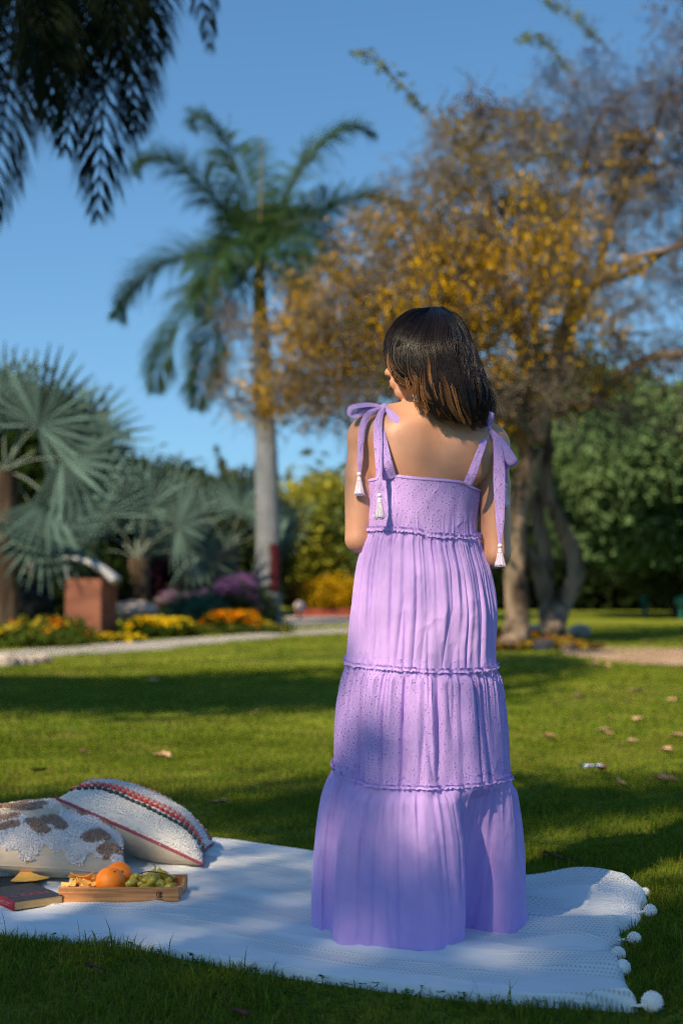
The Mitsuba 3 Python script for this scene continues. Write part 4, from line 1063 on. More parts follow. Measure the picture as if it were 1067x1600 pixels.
mat('grape_flesh', principled(VC, 0.22, 0.5, flatness=0.4))
mat('dry_stem', principled((0.055, 0.038, 0.02), 0.8, 0.2))
gr = thing('grape_bunch', 'bunch of long green grapes in the right end of the tray', 'grapes')
rng = np.random.default_rng(17)
gb_ = trimesh.creation.icosphere(3, 1.0); gv_, gf__ = np.array(gb_.vertices), np.array(gb_.faces)
gx0, gx1 = P(202, 1380, 4.08)[0], P(268, 1380, 4.08)[0]
placed = []
tries = 0
while len(placed) < 44 and tries < 6000:
    tries += 1
    lay = len(placed) // 17
    x = rng.uniform(gx0, gx1); y = rng.uniform(4.03, 4.165)
    mid = 1 - abs((x - (gx0 + gx1) / 2) / ((gx1 - gx0) / 2)) ** 2
    z = OZ + 0.010 + lay * 0.0165 + rng.uniform(0, 0.004)
    if lay > 1 and mid < 0.25: continue
    d = unit(np.array([rng.normal() * 0.7, rng.normal() * 0.6, rng.normal() * 0.55]))
    p = np.array([x, y, z])
    if all(np.linalg.norm(p - q) > 0.0168 for q, _ in placed): placed.append((p, d))
for p, d in placed:
    a = unit(np.cross(d, [0.3, 0.2, 0.9])); R = np.stack([a, np.cross(d, a), d], 1)
    s = rng.uniform(0.92, 1.08)
    taper = 1 - 0.12 * gv_[:, 2:3]
    v = gv_ * np.array([0.0098, 0.0098, 0.0172]) * s; v[:, :2] *= taper
    r = rng.random()
    c = np.array([0.50, 0.42, 0.05]) * (1 - r) + np.array([0.70, 0.50, 0.06]) * r
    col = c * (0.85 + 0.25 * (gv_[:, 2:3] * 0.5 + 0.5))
    put('grape', (v @ R.T + p, gf__), 'grape_flesh', gr, smooth=True, color=col)
M = Mesh()
for p, d in placed[::2]:
    e = p + d * 0.0165; M.add(sweep(spline([e, e + d * 0.006 + [0, 0, 0.003], e + d * 0.010 + [rng.normal() * 0.006, 0, 0.008]], 6), 0.0008, sides=5))
main = spline([[gx0 + 0.03, 4.10, OZ + 0.055], [gx0 + 0.05, 4.09, OZ + 0.062], [gx1 - 0.03, 4.09, OZ + 0.058], [gx1 + 0.002, 4.07, OZ + 0.050], [gx1 + 0.008, 4.06, OZ + 0.040]], 30)
M.add(sweep(main, 0.0016, sides=6))
M.put('stem', 'dry_stem', gr, smooth=True)

def chip_col(p, n, uv):
    k = fbm(p.x * 150, p.y * 150, p.z * 150, 3)
    return mix((0.80, 0.40, 0.07), (0.92, 0.54, 0.13), k)
mat('chip_crust', bumped(principled(proc(chip_col), 0.7, 0.25), lambda p, n, uv: 0.0008 * fbm(p.x * 300, p.y * 300, p.z * 300, 2), 1.0, 5e-4))
def chip(c, R, size, curl):
    n = 10
    pts, idx = [], {}
    for i in range(n + 1):
        for j in range(n + 1 - i):
            a, b = i / n, j / n
            q = a * np.array([size, 0]) + b * np.array([size * 0.5, size * 0.86]) - [size * 0.5, size * 0.29]
            idx[i, j] = len(pts); pts.append([q[0], q[1], curl * ((q[0] / size) ** 2 * 0.9 + (q[1] / size) ** 2 * 0.3) * size])
    f = []
    for i in range(n):
        for j in range(n - i):
            f.append([idx[i, j], idx[i + 1, j], idx[i, j + 1]])
            if j < n - i - 1: f.append([idx[i + 1, j], idx[i + 1, j + 1], idx[i, j + 1]])
    v = np.array(pts); m = len(v); f = np.array(f)
    edge = [[idx[i, 0], idx[i + 1, 0]] for i in range(n)] + [[idx[n - i, i], idx[n - i - 1, i + 1]] for i in range(n)] + [[idx[0, n - i], idx[0, n - i - 1]] for i in range(n)]
    side = np.array([[a, b + m, b] for a, b in edge] + [[a, a + m, b + m] for a, b in edge])
    V = np.vstack([v + [0, 0, 0.0009], v - [0, 0, 0.0009]])
    return V @ R.T + c, np.vstack([f, f[:, ::-1] + m, side])
rng = np.random.default_rng(23)
cx0, cx1 = P(100, 1385, 4.08)[0], P(146, 1385, 4.08)[0]
for k in range(15):
    c = np.array([rng.uniform(cx0, cx1), rng.uniform(4.03, 4.15), OZ + 0.010 + 0.0022 * k])
    R = rotz(rng.uniform(0, 6.28)) @ rotx(rng.normal() * 0.45 - 0.1) @ roty(rng.normal() * 0.4)
    ck = thing('corn_chip', 'golden triangular corn chip in the heap at the left end of the tray', 'chip', 'corn chips heaped in the tray')
    put_at(ck, chip(c, R, rng.uniform(0.040, 0.050), rng.uniform(0.3, 0.7)), 'chip_crust', smooth=40)

# ------------------------------------------------------------------ the book
near_c, right_c = G(22, 1424.5, 0.016), G(98, 1413.5, 0.016)
bx = unit(right_c - near_c); by = np.array([-bx[1], bx[0], 0])
BW, BL, BT = float(np.linalg.norm(right_c - near_c)), 0.205, 0.0255
FB = Frame(np.stack([by * 1.0, -bx, [0, 0, 1.0]], 1), near_c)          # local x along the spine (away to the left), local -y along the bottom edge
mat('book_cover', bumped(principled((0.022, 0.030, 0.042), 0.45, 0.35), lambda p, n, uv: 0.0004 * fbm(p.x * 200, p.y * 200, 0.0, 2), 1.0, 1e-3))
mat('book_red', principled((0.32, 0.010, 0.018), 0.5, 0.35))
def page_col(p, n, uv):
    l = noise(0.0, 0.0, p.z * 2600); k = fbm(p.x * 60, p.y * 60, p.z * 200, 2)
    return mix((0.48, 0.30, 0.13), (0.62, 0.44, 0.22), k) * (0.75 + 0.35 * l)
mat('book_pages', bumped(principled(proc(page_col), 0.9, 0.1), lambda p, n, uv: 0.0005 * noise(0.0, 0.0, p.z * 2600), 1.0, 2e-4))
mat('letter_red', principled((0.17, 0.020, 0.045), 0.4, 0.4)); mat('letter_pale', principled((0.55, 0.30, 0.32), 0.5, 0.3))
bk = thing('book', 'thick closed paperback with dark cover and red spine at the left edge of the blanket', 'book')
def bpart(name, size, loc, m, ch=0.0005, label=None):
    v, f = xf(box(size, ch), None, loc); put(name, (FB(v), f), m, bk, smooth=25, label=label)
bpart('pages', (BL - 0.003, BW - 0.003, BT - 0.003), (BL / 2, -BW / 2 + 0.0005, BT / 2), 'book_pages')
bpart('front_cover', (BL, BW, 0.0011), (BL / 2, -BW / 2, BT - 0.0008), 'book_cover', 0.0003)
bpart('back_cover', (BL, BW, 0.0011), (BL / 2, -BW / 2, 0.0008), 'book_cover', 0.0003)
sp = []
for z in np.linspace(0.0001, BT - 0.0001, 12): sp.append([0.0022 * (1 - (2 * z / BT - 1) ** 2) + 0.0006, z])
sp = np.array(sp); poly = Polygon(np.vstack([sp, [[-0.0012, BT - 0.0001], [-0.0012, 0.0001]]]))
e = trimesh.creation.extrude_polygon(poly, BL, engine='earcut'); v = np.array(e.vertices)
put('spine', (FB(np.stack([v[:, 2], v[:, 0], v[:, 1]], -1)), np.array(e.faces)), 'book_red', bk, smooth=35, label='red spine with faded pale lettering')
def worn_lettering(count, h, seed, gap):
    """Letter-like strokes, too blurred in the photograph to read."""
    rng = np.random.default_rng(seed); M = Mesh(); x = 0
    for _ in range(count):
        w = h * rng.uniform(0.45, 0.75)
        M.add(xf(box((h * 0.14, h, 0.0006)), None, (x, h / 2, 0)))
        if rng.random() < 0.7: M.add(xf(box((h * 0.14, h, 0.0006)), None, (x + w, h / 2, 0)))
        M.add(xf(box((w * 0.9, h * 0.13, 0.0005)), None, (x + w / 2, h * rng.choice([0.07, 0.5, 0.93]), 0.0001)))
        x += w + gap
    return M.get()
v, f = worn_lettering(5, 0.030, 3, 0.008)
put('title', (FB(np.stack([0.050 + v[:, 1] * 1.0, -BW + 0.018 + v[:, 0], BT - 0.0001 + v[:, 2]], -1)), f), 'letter_red', bk, label='dark red raised title, too blurred to read')
v, f = worn_lettering(8, 0.010, 4, 0.004)
put('spine_title', (FB(np.stack([0.025 + v[:, 0], 0.0026 + v[:, 2] * 0.6, 0.008 + v[:, 1]], -1)), f), 'letter_pale', bk, label='faded pale lettering on the spine')
# a slice of flatbread and a dark-framed tablet-thin board behind the book
kk = thing('flatbread_piece', 'golden brown triangular flatbread piece lying behind the book, left of the tray', 'bread')
put_at(kk, chip(np.array([P(40, 1384, 4.19)[0], 4.215, 0.045]), rotz(0.45) @ rotx(0.16), 0.115, 0.22), 'chip_crust', smooth=40)
kb = thing('notebook', 'dark closed notebook lying under the flatbread piece behind the book', 'notebook')
v, f = xf(box((0.21, 0.13, 0.016), 0.002), rotz(0.12), (P(20, 1384, 4.19)[0] - 0.03, 4.225, 0.026)); put('cover', (v, f), 'book_cover', kb, smooth=25)
# ------------------------------------------------------------------ foliage helpers
def leaf_quads(p, size, normal, rng, ratio=0.5, fold=0.25):
    """Diamond leaves of 4 triangles' worth: two folded halves, at the points p, facing roughly along normal."""
    n = len(p)
    nn = unit(normal); a = unit(np.cross(nn, rng.normal(size=(n, 3)))); b = np.cross(nn, a)
    s = np.broadcast_to(size, (n,))[:, None]
    l, r = p - b * s * ratio + nn * s * fold, p + b * s * ratio + nn * s * fold
    V = np.stack([p - a * s, l, p + a * s, r], 1).reshape(-1, 3)
    F = (np.array([[0, 2, 1], [0, 3, 2]])[None] + 4 * np.arange(n)[:, None, None]).reshape(-1, 3)
    return V, F
def leaf_cloud(centres, per, spread, size, colors, seed, flat=0.6, ratio=0.5, upbias=0.5, jitter=0.25):
    """Leaves gathered about twig ends; colors: one per centre."""
    rng = np.random.default_rng(seed)
    c = np.repeat(centres, per, axis=0); col = np.repeat(colors, per, axis=0)
    sp = np.repeat(np.broadcast_to(spread, (len(centres),)), per)[:, None]
    d = rng.normal(size=c.shape) * [1, 1, flat]
    p = c + d * sp
    nrm = unit(d) * 0.5 + rng.normal(size=c.shape) * 0.7 + [0, 0, upbias]
    s = size * rng.uniform(0.6, 1.35, len(p))
    V, F = leaf_quads(p, s, nrm, rng, ratio)
    col = col * rng.uniform(1 - jitter, 1 + jitter, (len(p), 1))
    return V, F, np.repeat(np.clip(col, 0.003, 0.95), 4, axis=0)
def in_ellipsoids(ells, n, rng, hollow=0.0):
    w = np.array([np.prod(e[1]) ** 0.8 * (e[2] if len(e) > 2 else 1) for e in ells]); w /= w.sum()
    k = rng.choice(len(ells), n, p=w)
    d = unit(rng.normal(size=(n, 3))); r = (hollow ** 3 + (1 - hollow ** 3) * rng.random(n)) ** (1 / 3)
    c = np.array([e[0] for e in ells], float)[k]; R = np.array([e[1] for e in ells], float)[k]
    return c + d * r[:, None] * R, k
def grow(limbs, targets, rng, step=0.35, r_twig=0.012, rise=0.25, thick=0.55):
    """Branches from the given limbs (points, radii) out to every target; returns one Mesh of the branches that were grown."""
    pos, rad = [], []
    for p, r in limbs:
        pos.append(p); rad.append(r)
    pos, rad = np.vstack(pos), np.concatenate(rad)
    d0 = np.array([np.min(np.linalg.norm(pos - t, axis=1)) for t in targets])
    M = Mesh()
    for t in targets[np.argsort(d0)]:
        d = np.linalg.norm(pos - t, axis=1) * (1 + 0.25 * (pos[:, 2] > t[2] + 0.2))
        i = int(np.argmin(d)); a = pos[i]; L = np.linalg.norm(t - a)
        if L < 0.05: continue
        n = max(4, int(L / step) + 3)
        m = (a + t) / 2 + rng.normal(size=3) * 0.10 * L + np.array([0, 0, rise * L * (0.3 if t[2] > a[2] else 0.6)])
        p = spline([a, m, t], n)
        p[1:-1] += rng.normal(size=(n - 2, 3)) * 0.03 * L
        r0 = min(rad[i] * 0.8, r_twig + 0.016 * L * thick); r = np.linspace(r0, r_twig * 0.45, n)
        M.add(sweep(p, r, sides=5, caps=False))
        pos = np.vstack([pos, p[1:]]); rad = np.concatenate([rad, r[1:]])
    return M
def tube_limb(pts, r0, r1, n=24, wob=0.0, seed=0):
    p = spline(pts, n)
    if wob: p = p + wob * (np.stack([meshkit.noise(np.stack([p[:, 2] * 0.9 + k * 9, p[:, 0], p[:, 1]], -1), seed) for k in range(3)], -1) - 0.5)
    return p, np.linspace(r0, r1, n) * (0.9 + 0.2 * meshkit.noise(np.stack([p[:, 2] * 2, p[:, 0] * 2, p[:, 1] * 2], -1), seed + 3))
def gnarled(p, r, seed, sides=14, flare=0.0):
    """A trunk or limb with fluted, uneven bark."""
    n = len(p)
    rr = r * (1 + flare * np.exp(-np.arange(n) / 1.6))
    v, f = sweep(p, rr, sides=sides)
    k = n * sides
    c = np.repeat(p, sides, axis=0); d = v[:k] - c
    q = np.stack([np.repeat(np.cumsum(np.r_[0, np.linalg.norm(np.diff(p, axis=0), axis=1)]) * 0.8, sides), np.tile(np.cos(np.arange(sides) * 2 * np.pi / sides) * 2, n), np.tile(np.sin(np.arange(sides) * 2 * np.pi / sides) * 2, n)], -1)
    v[:k] = c + d * (0.78 + 0.44 * meshkit.fbm(q + seed * 3.1, 3, seed))[:, None]
    return v, f

# ------------------------------------------------------------------ feather palms
def feather_frond(pts, length_leaf, n_leaf, rng, color, droop=0.6, width=0.022, r0=0.035, hang=0.0, spread=1.0, tipc=None):
    """A pinnate frond: arched stalk with leaflets down both sides."""
    n = 40; p = spline(pts, n); t = unit(np.gradient(p, axis=0))
    M = Mesh(); M.add(sweep(p, np.linspace(r0, r0 * 0.15, n), sides=6), np.array(color) * [1.5, 1.15, 0.9])
    up = np.array([0, 0, 1.0])
    s = np.linspace(0.13, 0.995, n_leaf)
    V, F, C = [], [], []
    for side in (-1, 1):
        i = np.clip((s * (n - 1)).astype(int), 0, n - 1)
        base = p[i] + rng.normal(size=(n_leaf, 3)) * 0.004
        tt = t[i]
        ref = np.where(np.abs(tt @ up)[:, None] > 0.9, np.array([0.5, -0.8, 0.2]), up)
        sd = unit(np.cross(tt, ref)) * side; nu = np.cross(sd * side, tt)
        ln = length_leaf * (np.sin(np.clip(s * 0.86 + 0.14, 0, 1) * np.pi) ** 0.55) * rng.uniform(0.75, 1.15, n_leaf)
        ang = rng.normal(size=n_leaf) * 0.32
        d0 = unit(sd * (spread * (0.9 + 0.15 * rng.normal(size=n_leaf)))[:, None] + tt * (0.45 + 0.9 * s ** 2)[:, None] + nu * (0.30 + ang)[:, None])
        d1 = unit(d0 + np.array([0, 0, -1.0]) * (droop * rng.uniform(0.6, 1.3, n_leaf))[:, None])
        d2 = unit(d1 + np.array([0, 0, -1.0]) * (droop * 1.5 * rng.uniform(0.6, 1.3, n_leaf) + hang)[:, None])
        a = base; b = a + d0 * (ln * 0.34)[:, None]; c = b + d1 * (ln * 0.36)[:, None]; e = c + d2 * (ln * 0.30)[:, None]
        wv = unit(np.cross(d1, nu + 0.4 * rng.normal(size=(n_leaf, 3)))) * (width * rng.uniform(0.7, 1.2, n_leaf))[:, None]
        X = np.stack([a - wv * .35, a + wv * .35, b - wv, b + wv, c - wv * .8, c + wv * .8, e], 1).reshape(-1, 3)
        f = np.array([[0, 1, 3], [0, 3, 2], [2, 3, 5], [2, 5, 4], [4, 5, 6]])
        F_ = (f[None] + 7 * np.arange(n_leaf)[:, None, None]).reshape(-1, 3)
        col = np.array(color) * rng.uniform(0.65, 1.35, (n_leaf, 1))
        if tipc is not None: col = np.where(rng.random((n_leaf, 1)) < 0.12, np.array(tipc), col)
        M.add((X, F_)); M.c[-1] = np.repeat(col, 7, axis=0)
    return M
rng = np.random.default_rng(31)
RP = G(418, 977); RD = RP[1]
royal = thing('royal_palm', 'tall feather palm with a smooth grey trunk standing beside the path', 'palm tree')
hubR = P(405, 398, RD)
tz = np.linspace(-0.05, P(405, 520, RD)[2], 60)
tx = np.interp(tz, [0, 2, 4, P(405, 520, RD)[2]], [RP[0], P(419, 800, RD)[0], P(416, 680, RD)[0], P(407, 520, RD)[0]])
trr = np.interp(tz, [0, 0.4, 1.5, 3.5, 6.7], [0.37, 0.31, 0.285, 0.265, 0.20])
put('trunk', sweep(np.stack([tx, 0 * tx + RD, tz], -1), trr * (1 + 0.012 * np.sin(tz * 40)), ref=(0, 1, 0), sides=24), 'palm_bark', royal, smooth=40)
put('crownshaft', sweep(spline([[tx[-1], RD, tz[-1] - 0.02], P(406, 470, RD), P(405, 425, RD), hubR], 16), [0.20, 0.215, 0.205, 0.19, 0.185, 0.18, 0.17, 0.165, 0.16, 0.15, 0.14, 0.13, 0.12, 0.11, 0.10, 0.08], ref=(0, 1, 0), sides=18), 'crownshaft', royal, smooth=True)
mat('dull_red', principled((0.085, 0.016, 0.022), 0.7, 0.2))
zz = np.linspace(P(425, 925, RD)[2], P(425, 850, RD)[2], 24)
aa = np.linspace(-1.75, -0.65, 14)
wob = 0.12 * (meshkit.noise(np.stack([zz * 4, 0 * zz, 0 * zz], -1), 3) - 0.5)
X = np.stack([[np.interp(z, tz, tx) + (np.interp(z, tz, trr) + 0.012) * math.cos(a + w), RD + (np.interp(z, tz, trr) + 0.012) * math.sin(a + w), z] for z, w in zip(zz, wob) for a in aa + 0.35]).reshape(24, 14, 3)
put('painted_patch', quad_grid(X), 'dull_red', royal, smooth=True, label='dark red patch on the trunk')
FR = [[(403, 390, 0), (390, 330, 0), (370, 258, .1), (340, 205, .2), (308, 182, .2), (302, 205, .3)],
      [(400, 392, 0), (365, 345, -.3), (315, 292, -.6), (265, 252, -.8), (228, 250, -1), (212, 275, -1.1)],
      [(400, 398, 0), (350, 400, .1), (290, 402, .3), (235, 425, .4), (200, 460, .5), (182, 500, .5)],
      [(400, 402, 0), (355, 425, -.8), (310, 460, -1.4), (270, 520, -1.7), (248, 570, -1.8), (240, 615, -1.8)],
      [(402, 404, 0), (370, 440, .6), (340, 500, 1.0), (318, 570, 1.2), (305, 640, 1.2)],
      [(410, 392, 0), (432, 340, .3), (468, 270, .6), (510, 220, .8), (555, 200, .9), (590, 215, 1)],
      [(410, 396, 0), (460, 350, -.4), (520, 318, -.8), (580, 310, -1), (640, 335, -1.1), (668, 372, -1.2)],
      [(410, 400, 0), (455, 400, .6), (510, 420, 1), (560, 460, 1.3), (590, 510, 1.4)],
      [(405, 398, 0), (420, 370, -1.2), (440, 370, -2.2), (460, 410, -2.9), (470, 470, -3.2)],
      [(405, 398, 0), (395, 350, 1.2), (380, 340, 2.3), (370, 380, 3.0), (365, 450, 3.3)],
      [(405, 398, 0), (430, 350, 1.3), (470, 330, 2.3), (500, 360, 3.0), (520, 420, 3.2)],
      [(408, 398, 0), (440, 430, -.6), (480, 490, -1.0), (500, 560, -1.2)],
      [(403, 398, 0), (382, 380, -1.3), (350, 390, -2.3), (325, 440, -2.9), (312, 500, -3.1)]]
for k, f in enumerate(FR):
    pts = [P(u, v, RD + dy) for u, v, dy in f]
    c = (0.040, 0.092, 0.034) if k not in (0, 5) else (0.06, 0.12, 0.030)
    feather_frond(pts, 1.20, 200, rng, c, droop=0.42, width=0.017, r0=0.05, spread=1.0, tipc=(0.10, 0.13, 0.10)).put('frond', 'leaf', royal, color=True)
put('spear_leaf', sweep(spline([hubR, P(408, 300, RD), P(409, 205, RD)], 12), np.linspace(0.05, 0.006, 12), sides=6), 'crownshaft', royal, smooth=True)

# the near palm whose fronds hang into the top left corner; its trunk is out of the picture
NP = np.array([-3.75, 10.3, 0.0]); NH = np.array([-3.35, 10.2, 6.9])
near_palm = thing('hanging_palm', 'dark feather palm whose long fronds hang into the upper left corner', 'palm tree')
tzz = np.linspace(-0.05, 6.6, 30)
put('trunk', sweep(np.stack([np.interp(tzz, [0, 6.6], [NP[0], NH[0]]), np.interp(tzz, [0, 6.6], [NP[1], NH[1]]), tzz], -1), np.interp(tzz, [0, 0.5, 6.6], [0.30, 0.22, 0.15]), ref=(0, 1, 0), sides=16), 'palm_bark', near_palm, smooth=40)
rng = np.random.default_rng(32)
def hang(us, dd=0.0): return [NH] + [P(u, v + (0 if i < 2 else 22 * (i - 1)), 10.2 + dy + dd) for i, (u, v, dy) in enumerate(us)]
NF = [[(40, -330, -.2), (120, -150, -.4), (158, 20, -.5), (160, 150, -.5), (150, 285, -.5)],
      [(-20, -320, .2), (30, -120, .4), (20, 40, .5), (0, 170, .5), (-18, 290, .5)],
      [(70, -330, 0), (160, -190, -.1), (212, -90, -.2), (232, -20, -.2), (243, 30, -.2)],
      [(-60, -320, -.5), (-20, -150, -1.0), (40, -60, -1.3), (75, 40, -1.5), (80, 140, -1.5)],
      [(60, -320, .4), (140, -160, .9), (185, -40, 1.1), (205, 60, 1.2), (212, 150, 1.2)],
      [(-60, -320, .4), (-60, -160, .8), (-40, -20, .9), (-45, 110, .9), (-60, 220, .9)],
      [(0, -330, -.3), (70, -190, -.6), (110, -60, -.8), (115, 60, -.9), (100, 180, -.9)],
      [(60, -340, -.6), (110, -230, -1.2), (160, -120, -1.6), (180, -20, -1.8), (185, 60, -1.8)],
      [(-10, -330, .8), (10, -200, 1.4), (60, -80, 1.7), (80, 40, 1.8), (72, 130, 1.8)],
      [(30, -340, .1), (120, -220, .2), (150, -120, .3), (130, -20, .3), (118, 60, .3)],
      [(-40, -340, 0), (-10, -220, .1), (10, -110, .1), (50, -20, .2), (45, 80, .2)]]
for k, f in enumerate(NF):
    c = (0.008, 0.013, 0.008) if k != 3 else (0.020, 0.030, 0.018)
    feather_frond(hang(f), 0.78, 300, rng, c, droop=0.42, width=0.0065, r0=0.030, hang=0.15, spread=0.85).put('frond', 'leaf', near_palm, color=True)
for a in np.linspace(0, 2 * np.pi, 9)[:-1]:                       # the rest of the crown
    e = np.array([math.cos(a), math.sin(a), 0.0])
    if e[0] > 0.5 and e[1] < 0.6: continue
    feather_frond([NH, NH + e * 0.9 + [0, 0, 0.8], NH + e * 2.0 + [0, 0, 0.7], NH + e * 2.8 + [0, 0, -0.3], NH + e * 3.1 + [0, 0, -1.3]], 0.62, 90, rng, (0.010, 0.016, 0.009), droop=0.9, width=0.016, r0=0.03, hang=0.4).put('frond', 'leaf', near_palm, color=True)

# ------------------------------------------------------------------ fan palms
def fan_leaf(c, out, upv, R, rng, color, n=26, span=4.7):
    """A stiff round fan: pleated segments joined to half their length."""
    out = unit(out); side = unit(np.cross(out, upv)); nrm = unit(np.cross(side, out))
    M = Mesh()
    a = np.linspace(-span / 2, span / 2, n + 1)
    X, C = [], []
    ridge = []
    rad_ = np.linspace(0.03, 1, 7)
    for k in range(n):
        a0, a1 = a[k], a[k + 1]; am = (a0 + a1) / 2
        L = R * (1 - 0.16 * abs(am) / (span / 2)) * rng.uniform(0.92, 1.05); dr_ = rng.uniform(0.03, 0.16)
        vs = []
        for r in rad_:
            w = 0.96 if r < 0.42 else max(0.06, 0.86 * (1 - (r - 0.42) / 0.58))
            cup = 0.16 * R * r ** 2 * math.cos(am * 0.8) - dr_ * R * max(0, r - 0.6) ** 2 * 3
            for b, lift in ((am + (a0 - am) * w, 0), (am, 0.085 * R * r * w * (1 if k % 2 else 1)), (am + (a1 - am) * w, 0)):
                vs.append(c + (out * math.cos(b) + side * math.sin(b)) * L * r + nrm * (cup + lift) + np.array([0, 0, -1.0]) * dr_ * 0.6 * R * max(0, r - 0.55) ** 2)
        vs = np.array(vs)
        f = []
        for i in range(len(rad_) - 1):
            for j in (0, 1):
                p_ = i * 3 + j; f += [[p_, p_ + 1, p_ + 4], [p_, p_ + 4, p_ + 3]]
        M.add((vs, np.array(f)), np.array(color) * rng.uniform(0.4, 1.75))
    return M
mat('petiole', principled((0.13, 0.17, 0.145), 0.6, 0.3))
def fan_palm(label, base, hub, leaves, R, seed, color):
    rng = np.random.default_rng(seed)
    k = thing('fan_palm', label, 'palm tree', 'silvery fan palms behind the flower beds')
    b = np.array([base[0], base[1], -0.05])
    p = spline([b, b * 0.5 + np.array(hub) * 0.5, hub], 14)
    v, f = sweep(p, np.linspace(0.30, 0.24, 14), sides=14)
    put('trunk', (v, f), 'bark_dark', k, smooth=40)
    for (ang, elev, pet, yaw) in leaves:          # direction in the picture plane, towards or away from the camera, stalk length
        d = unit(np.array([math.cos(ang) * math.cos(yaw), math.sin(yaw), math.sin(ang)]))
        c = np.array(hub) + d * pet + [0, 0, -0.06 * pet]
        fr_dir = unit(np.array([math.sin(yaw * 0.6) * 0.3 + rng.normal() * 0.15, -1.0 + 0.2 * rng.normal(), elev]))   # what the blade faces
        upv = np.cross(d, np.cross(fr_dir, d))
        f_ = put('stalk', sweep(spline([hub, np.array(hub) + d * pet * 0.5 + [0, 0, 0.05], c], 10), np.linspace(0.045, 0.028, 10), 0.02, sides=7), 'petiole', k, smooth=True)
        col = np.array(color) * rng.uniform(0.75, 1.2)
        fan_leaf(c, d, upv, R * rng.uniform(0.85, 1.1), rng, col).put('fan', 'silver_leaf', k, color=True)
    return k
SILVER = (0.095, 0.160, 0.148)
lv = lambda *a: [(math.radians(x), e, p, math.radians(y)) for x, e, p, y in a]
fan_palm('largest silvery fan palm, at the left edge', P(5, 990, 25.5) * [1, 1, 0], P(8, 735, 25.5), lv((52, .3, 1.1, -15), (95, .2, 1.3, 10), (12, .5, 1.2, -20), (140, .3, 1.0, -10), (-25, .7, 1.1, -25), (70, .2, 1.4, 40), (180, .4, 1.0, -20), (-55, .8, 1.2, 10), (30, .3, 1.5, 30)), 1.45, 1, SILVER)
fan_palm('middle silvery fan palm, behind the rusty box', G(212, 979), P(218, 872, 31.2), lv((80, .2, 1.2, -10), (38, .5, 1.3, -25), (128, .3, 1.3, -15), (8, .7, 1.2, 10), (170, .6, 1.2, 0), (60, .3, 1.4, 35), (110, .3, 1.4, 40), (150, .5, 1.3, 30)), 1.45, 2, SILVER)
fan_palm('smallest silvery fan palm, beside the grey palm trunk', G(352, 974), P(355, 860, G(352, 974)[1]), lv((70, .3, 1.1, -10), (22, .5, 1.3, -20), (120, .3, 1.1, 15), (165, .6, 1.0, -10), (45, .3, 1.2, 35)), 1.25, 3, SILVER)

# ------------------------------------------------------------------ the old spreading trees with yellow leaves
def Q(u, v, y): return P(u, v, y)
TA = 21.0; TB = 23.6
treeA = thing('spreading_tree', 'old spreading tree with pale twisted trunk and yellow leaves, right behind the woman', 'tree')
LA = [([G(797, 1014) + [0, 0, -0.1], Q(800, 960, TA), Q(797, 890, TA), Q(806, 810, TA), Q(818, 740, TA), Q(826, 690, TA)], 0.19, 0.15),
      ([Q(826, 692, TA), Q(832, 640, TA), Q(822, 560, TA - .3), Q(790, 470, TA - .6), Q(770, 380, TA - .8), Q(750, 290, TA - 1)], 0.15, 0.05),
      ([Q(822, 700, TA), Q(800, 640, TA - .5), Q(740, 560, TA - 1.1), Q(660, 500, TA - 1.5), Q(570, 470, TA - 1.8)], 0.13, 0.04),
      ([Q(828, 670, TA), Q(860, 600, TA + .4), Q(880, 540, TA + .6), Q(890, 450, TA + .8), Q(870, 330, TA + 1)], 0.13, 0.04),
      ([Q(832, 640, TA), Q(780, 610, TA + .6), Q(690, 600, TA + 1.0), Q(590, 590, TA + 1.0), Q(480, 590, TA + .6)], 0.10, 0.03),
      ([Q(880, 545, TA + .6), Q(930, 450, TA + .3), Q(990, 400, TA), Q(1067, 375, TA - .3), Q(1150, 330, TA - .5)], 0.065, 0.035),
      ([Q(826, 690, TA), Q(790, 655, TA - 1.2), Q(730, 640, TA - 2.0), Q(640, 620, TA - 2.6)], 0.09, 0.03)]
treeB = thing('spreading_tree', 'old spreading tree with three knotted stems right of the pale trunk, half bare', 'tree')
LB = [([G(866, 1004) + [0, 0, -0.1], Q(862, 960, TB), Q(850, 900, TB), Q(826, 850, TB - .2), Q(812, 790, TB - .3), Q(830, 700, TB - .4)], 0.15, 0.10),
      ([G(872, 1004) + [0, 0, -0.1], Q(872, 950, TB), Q(896, 890, TB), Q(880, 830, TB), Q(856, 770, TB), Q(846, 700, TB), Q(850, 640, TB)], 0.17, 0.11),
      ([G(858, 1004) + [0, 0, -0.1], Q(858, 950, TB + .3), Q(866, 880, TB + .4), Q(850, 800, TB + .5), Q(858, 700, TB + .8)], 0.14, 0.10),
      ([Q(850, 650, TB), Q(890, 636, TB - .3), Q(935, 625, TB - .5), Q(980, 580, TB - .6), Q(1067, 560, TB - .6), Q(1160, 540, TB - .8)], 0.12, 0.04),
      ([Q(850, 645, TB), Q(880, 560, TB + .3), Q(925, 460, TB + .5), Q(1000, 430, TB + .6), Q(1067, 380, TB + .6)], 0.12, 0.05),
      ([Q(850, 645, TB), Q(840, 540, TB + .8), Q(850, 420, TB + 1.2), Q(900, 280, TB + 1.4), Q(940, 170, TB + 1.5)], 0.12, 0.03),
      ([Q(925, 462, TB + .5), Q(960, 350, TB + .4), Q(1010, 240, TB + .3), Q(1050, 130, TB + .3)], 0.08, 0.03),
      ([Q(858, 705, TB + .8), Q(820, 620, TB + 1.6), Q(760, 540, TB + 2.2), Q(700, 470, TB + 2.5)], 0.10, 0.03)]
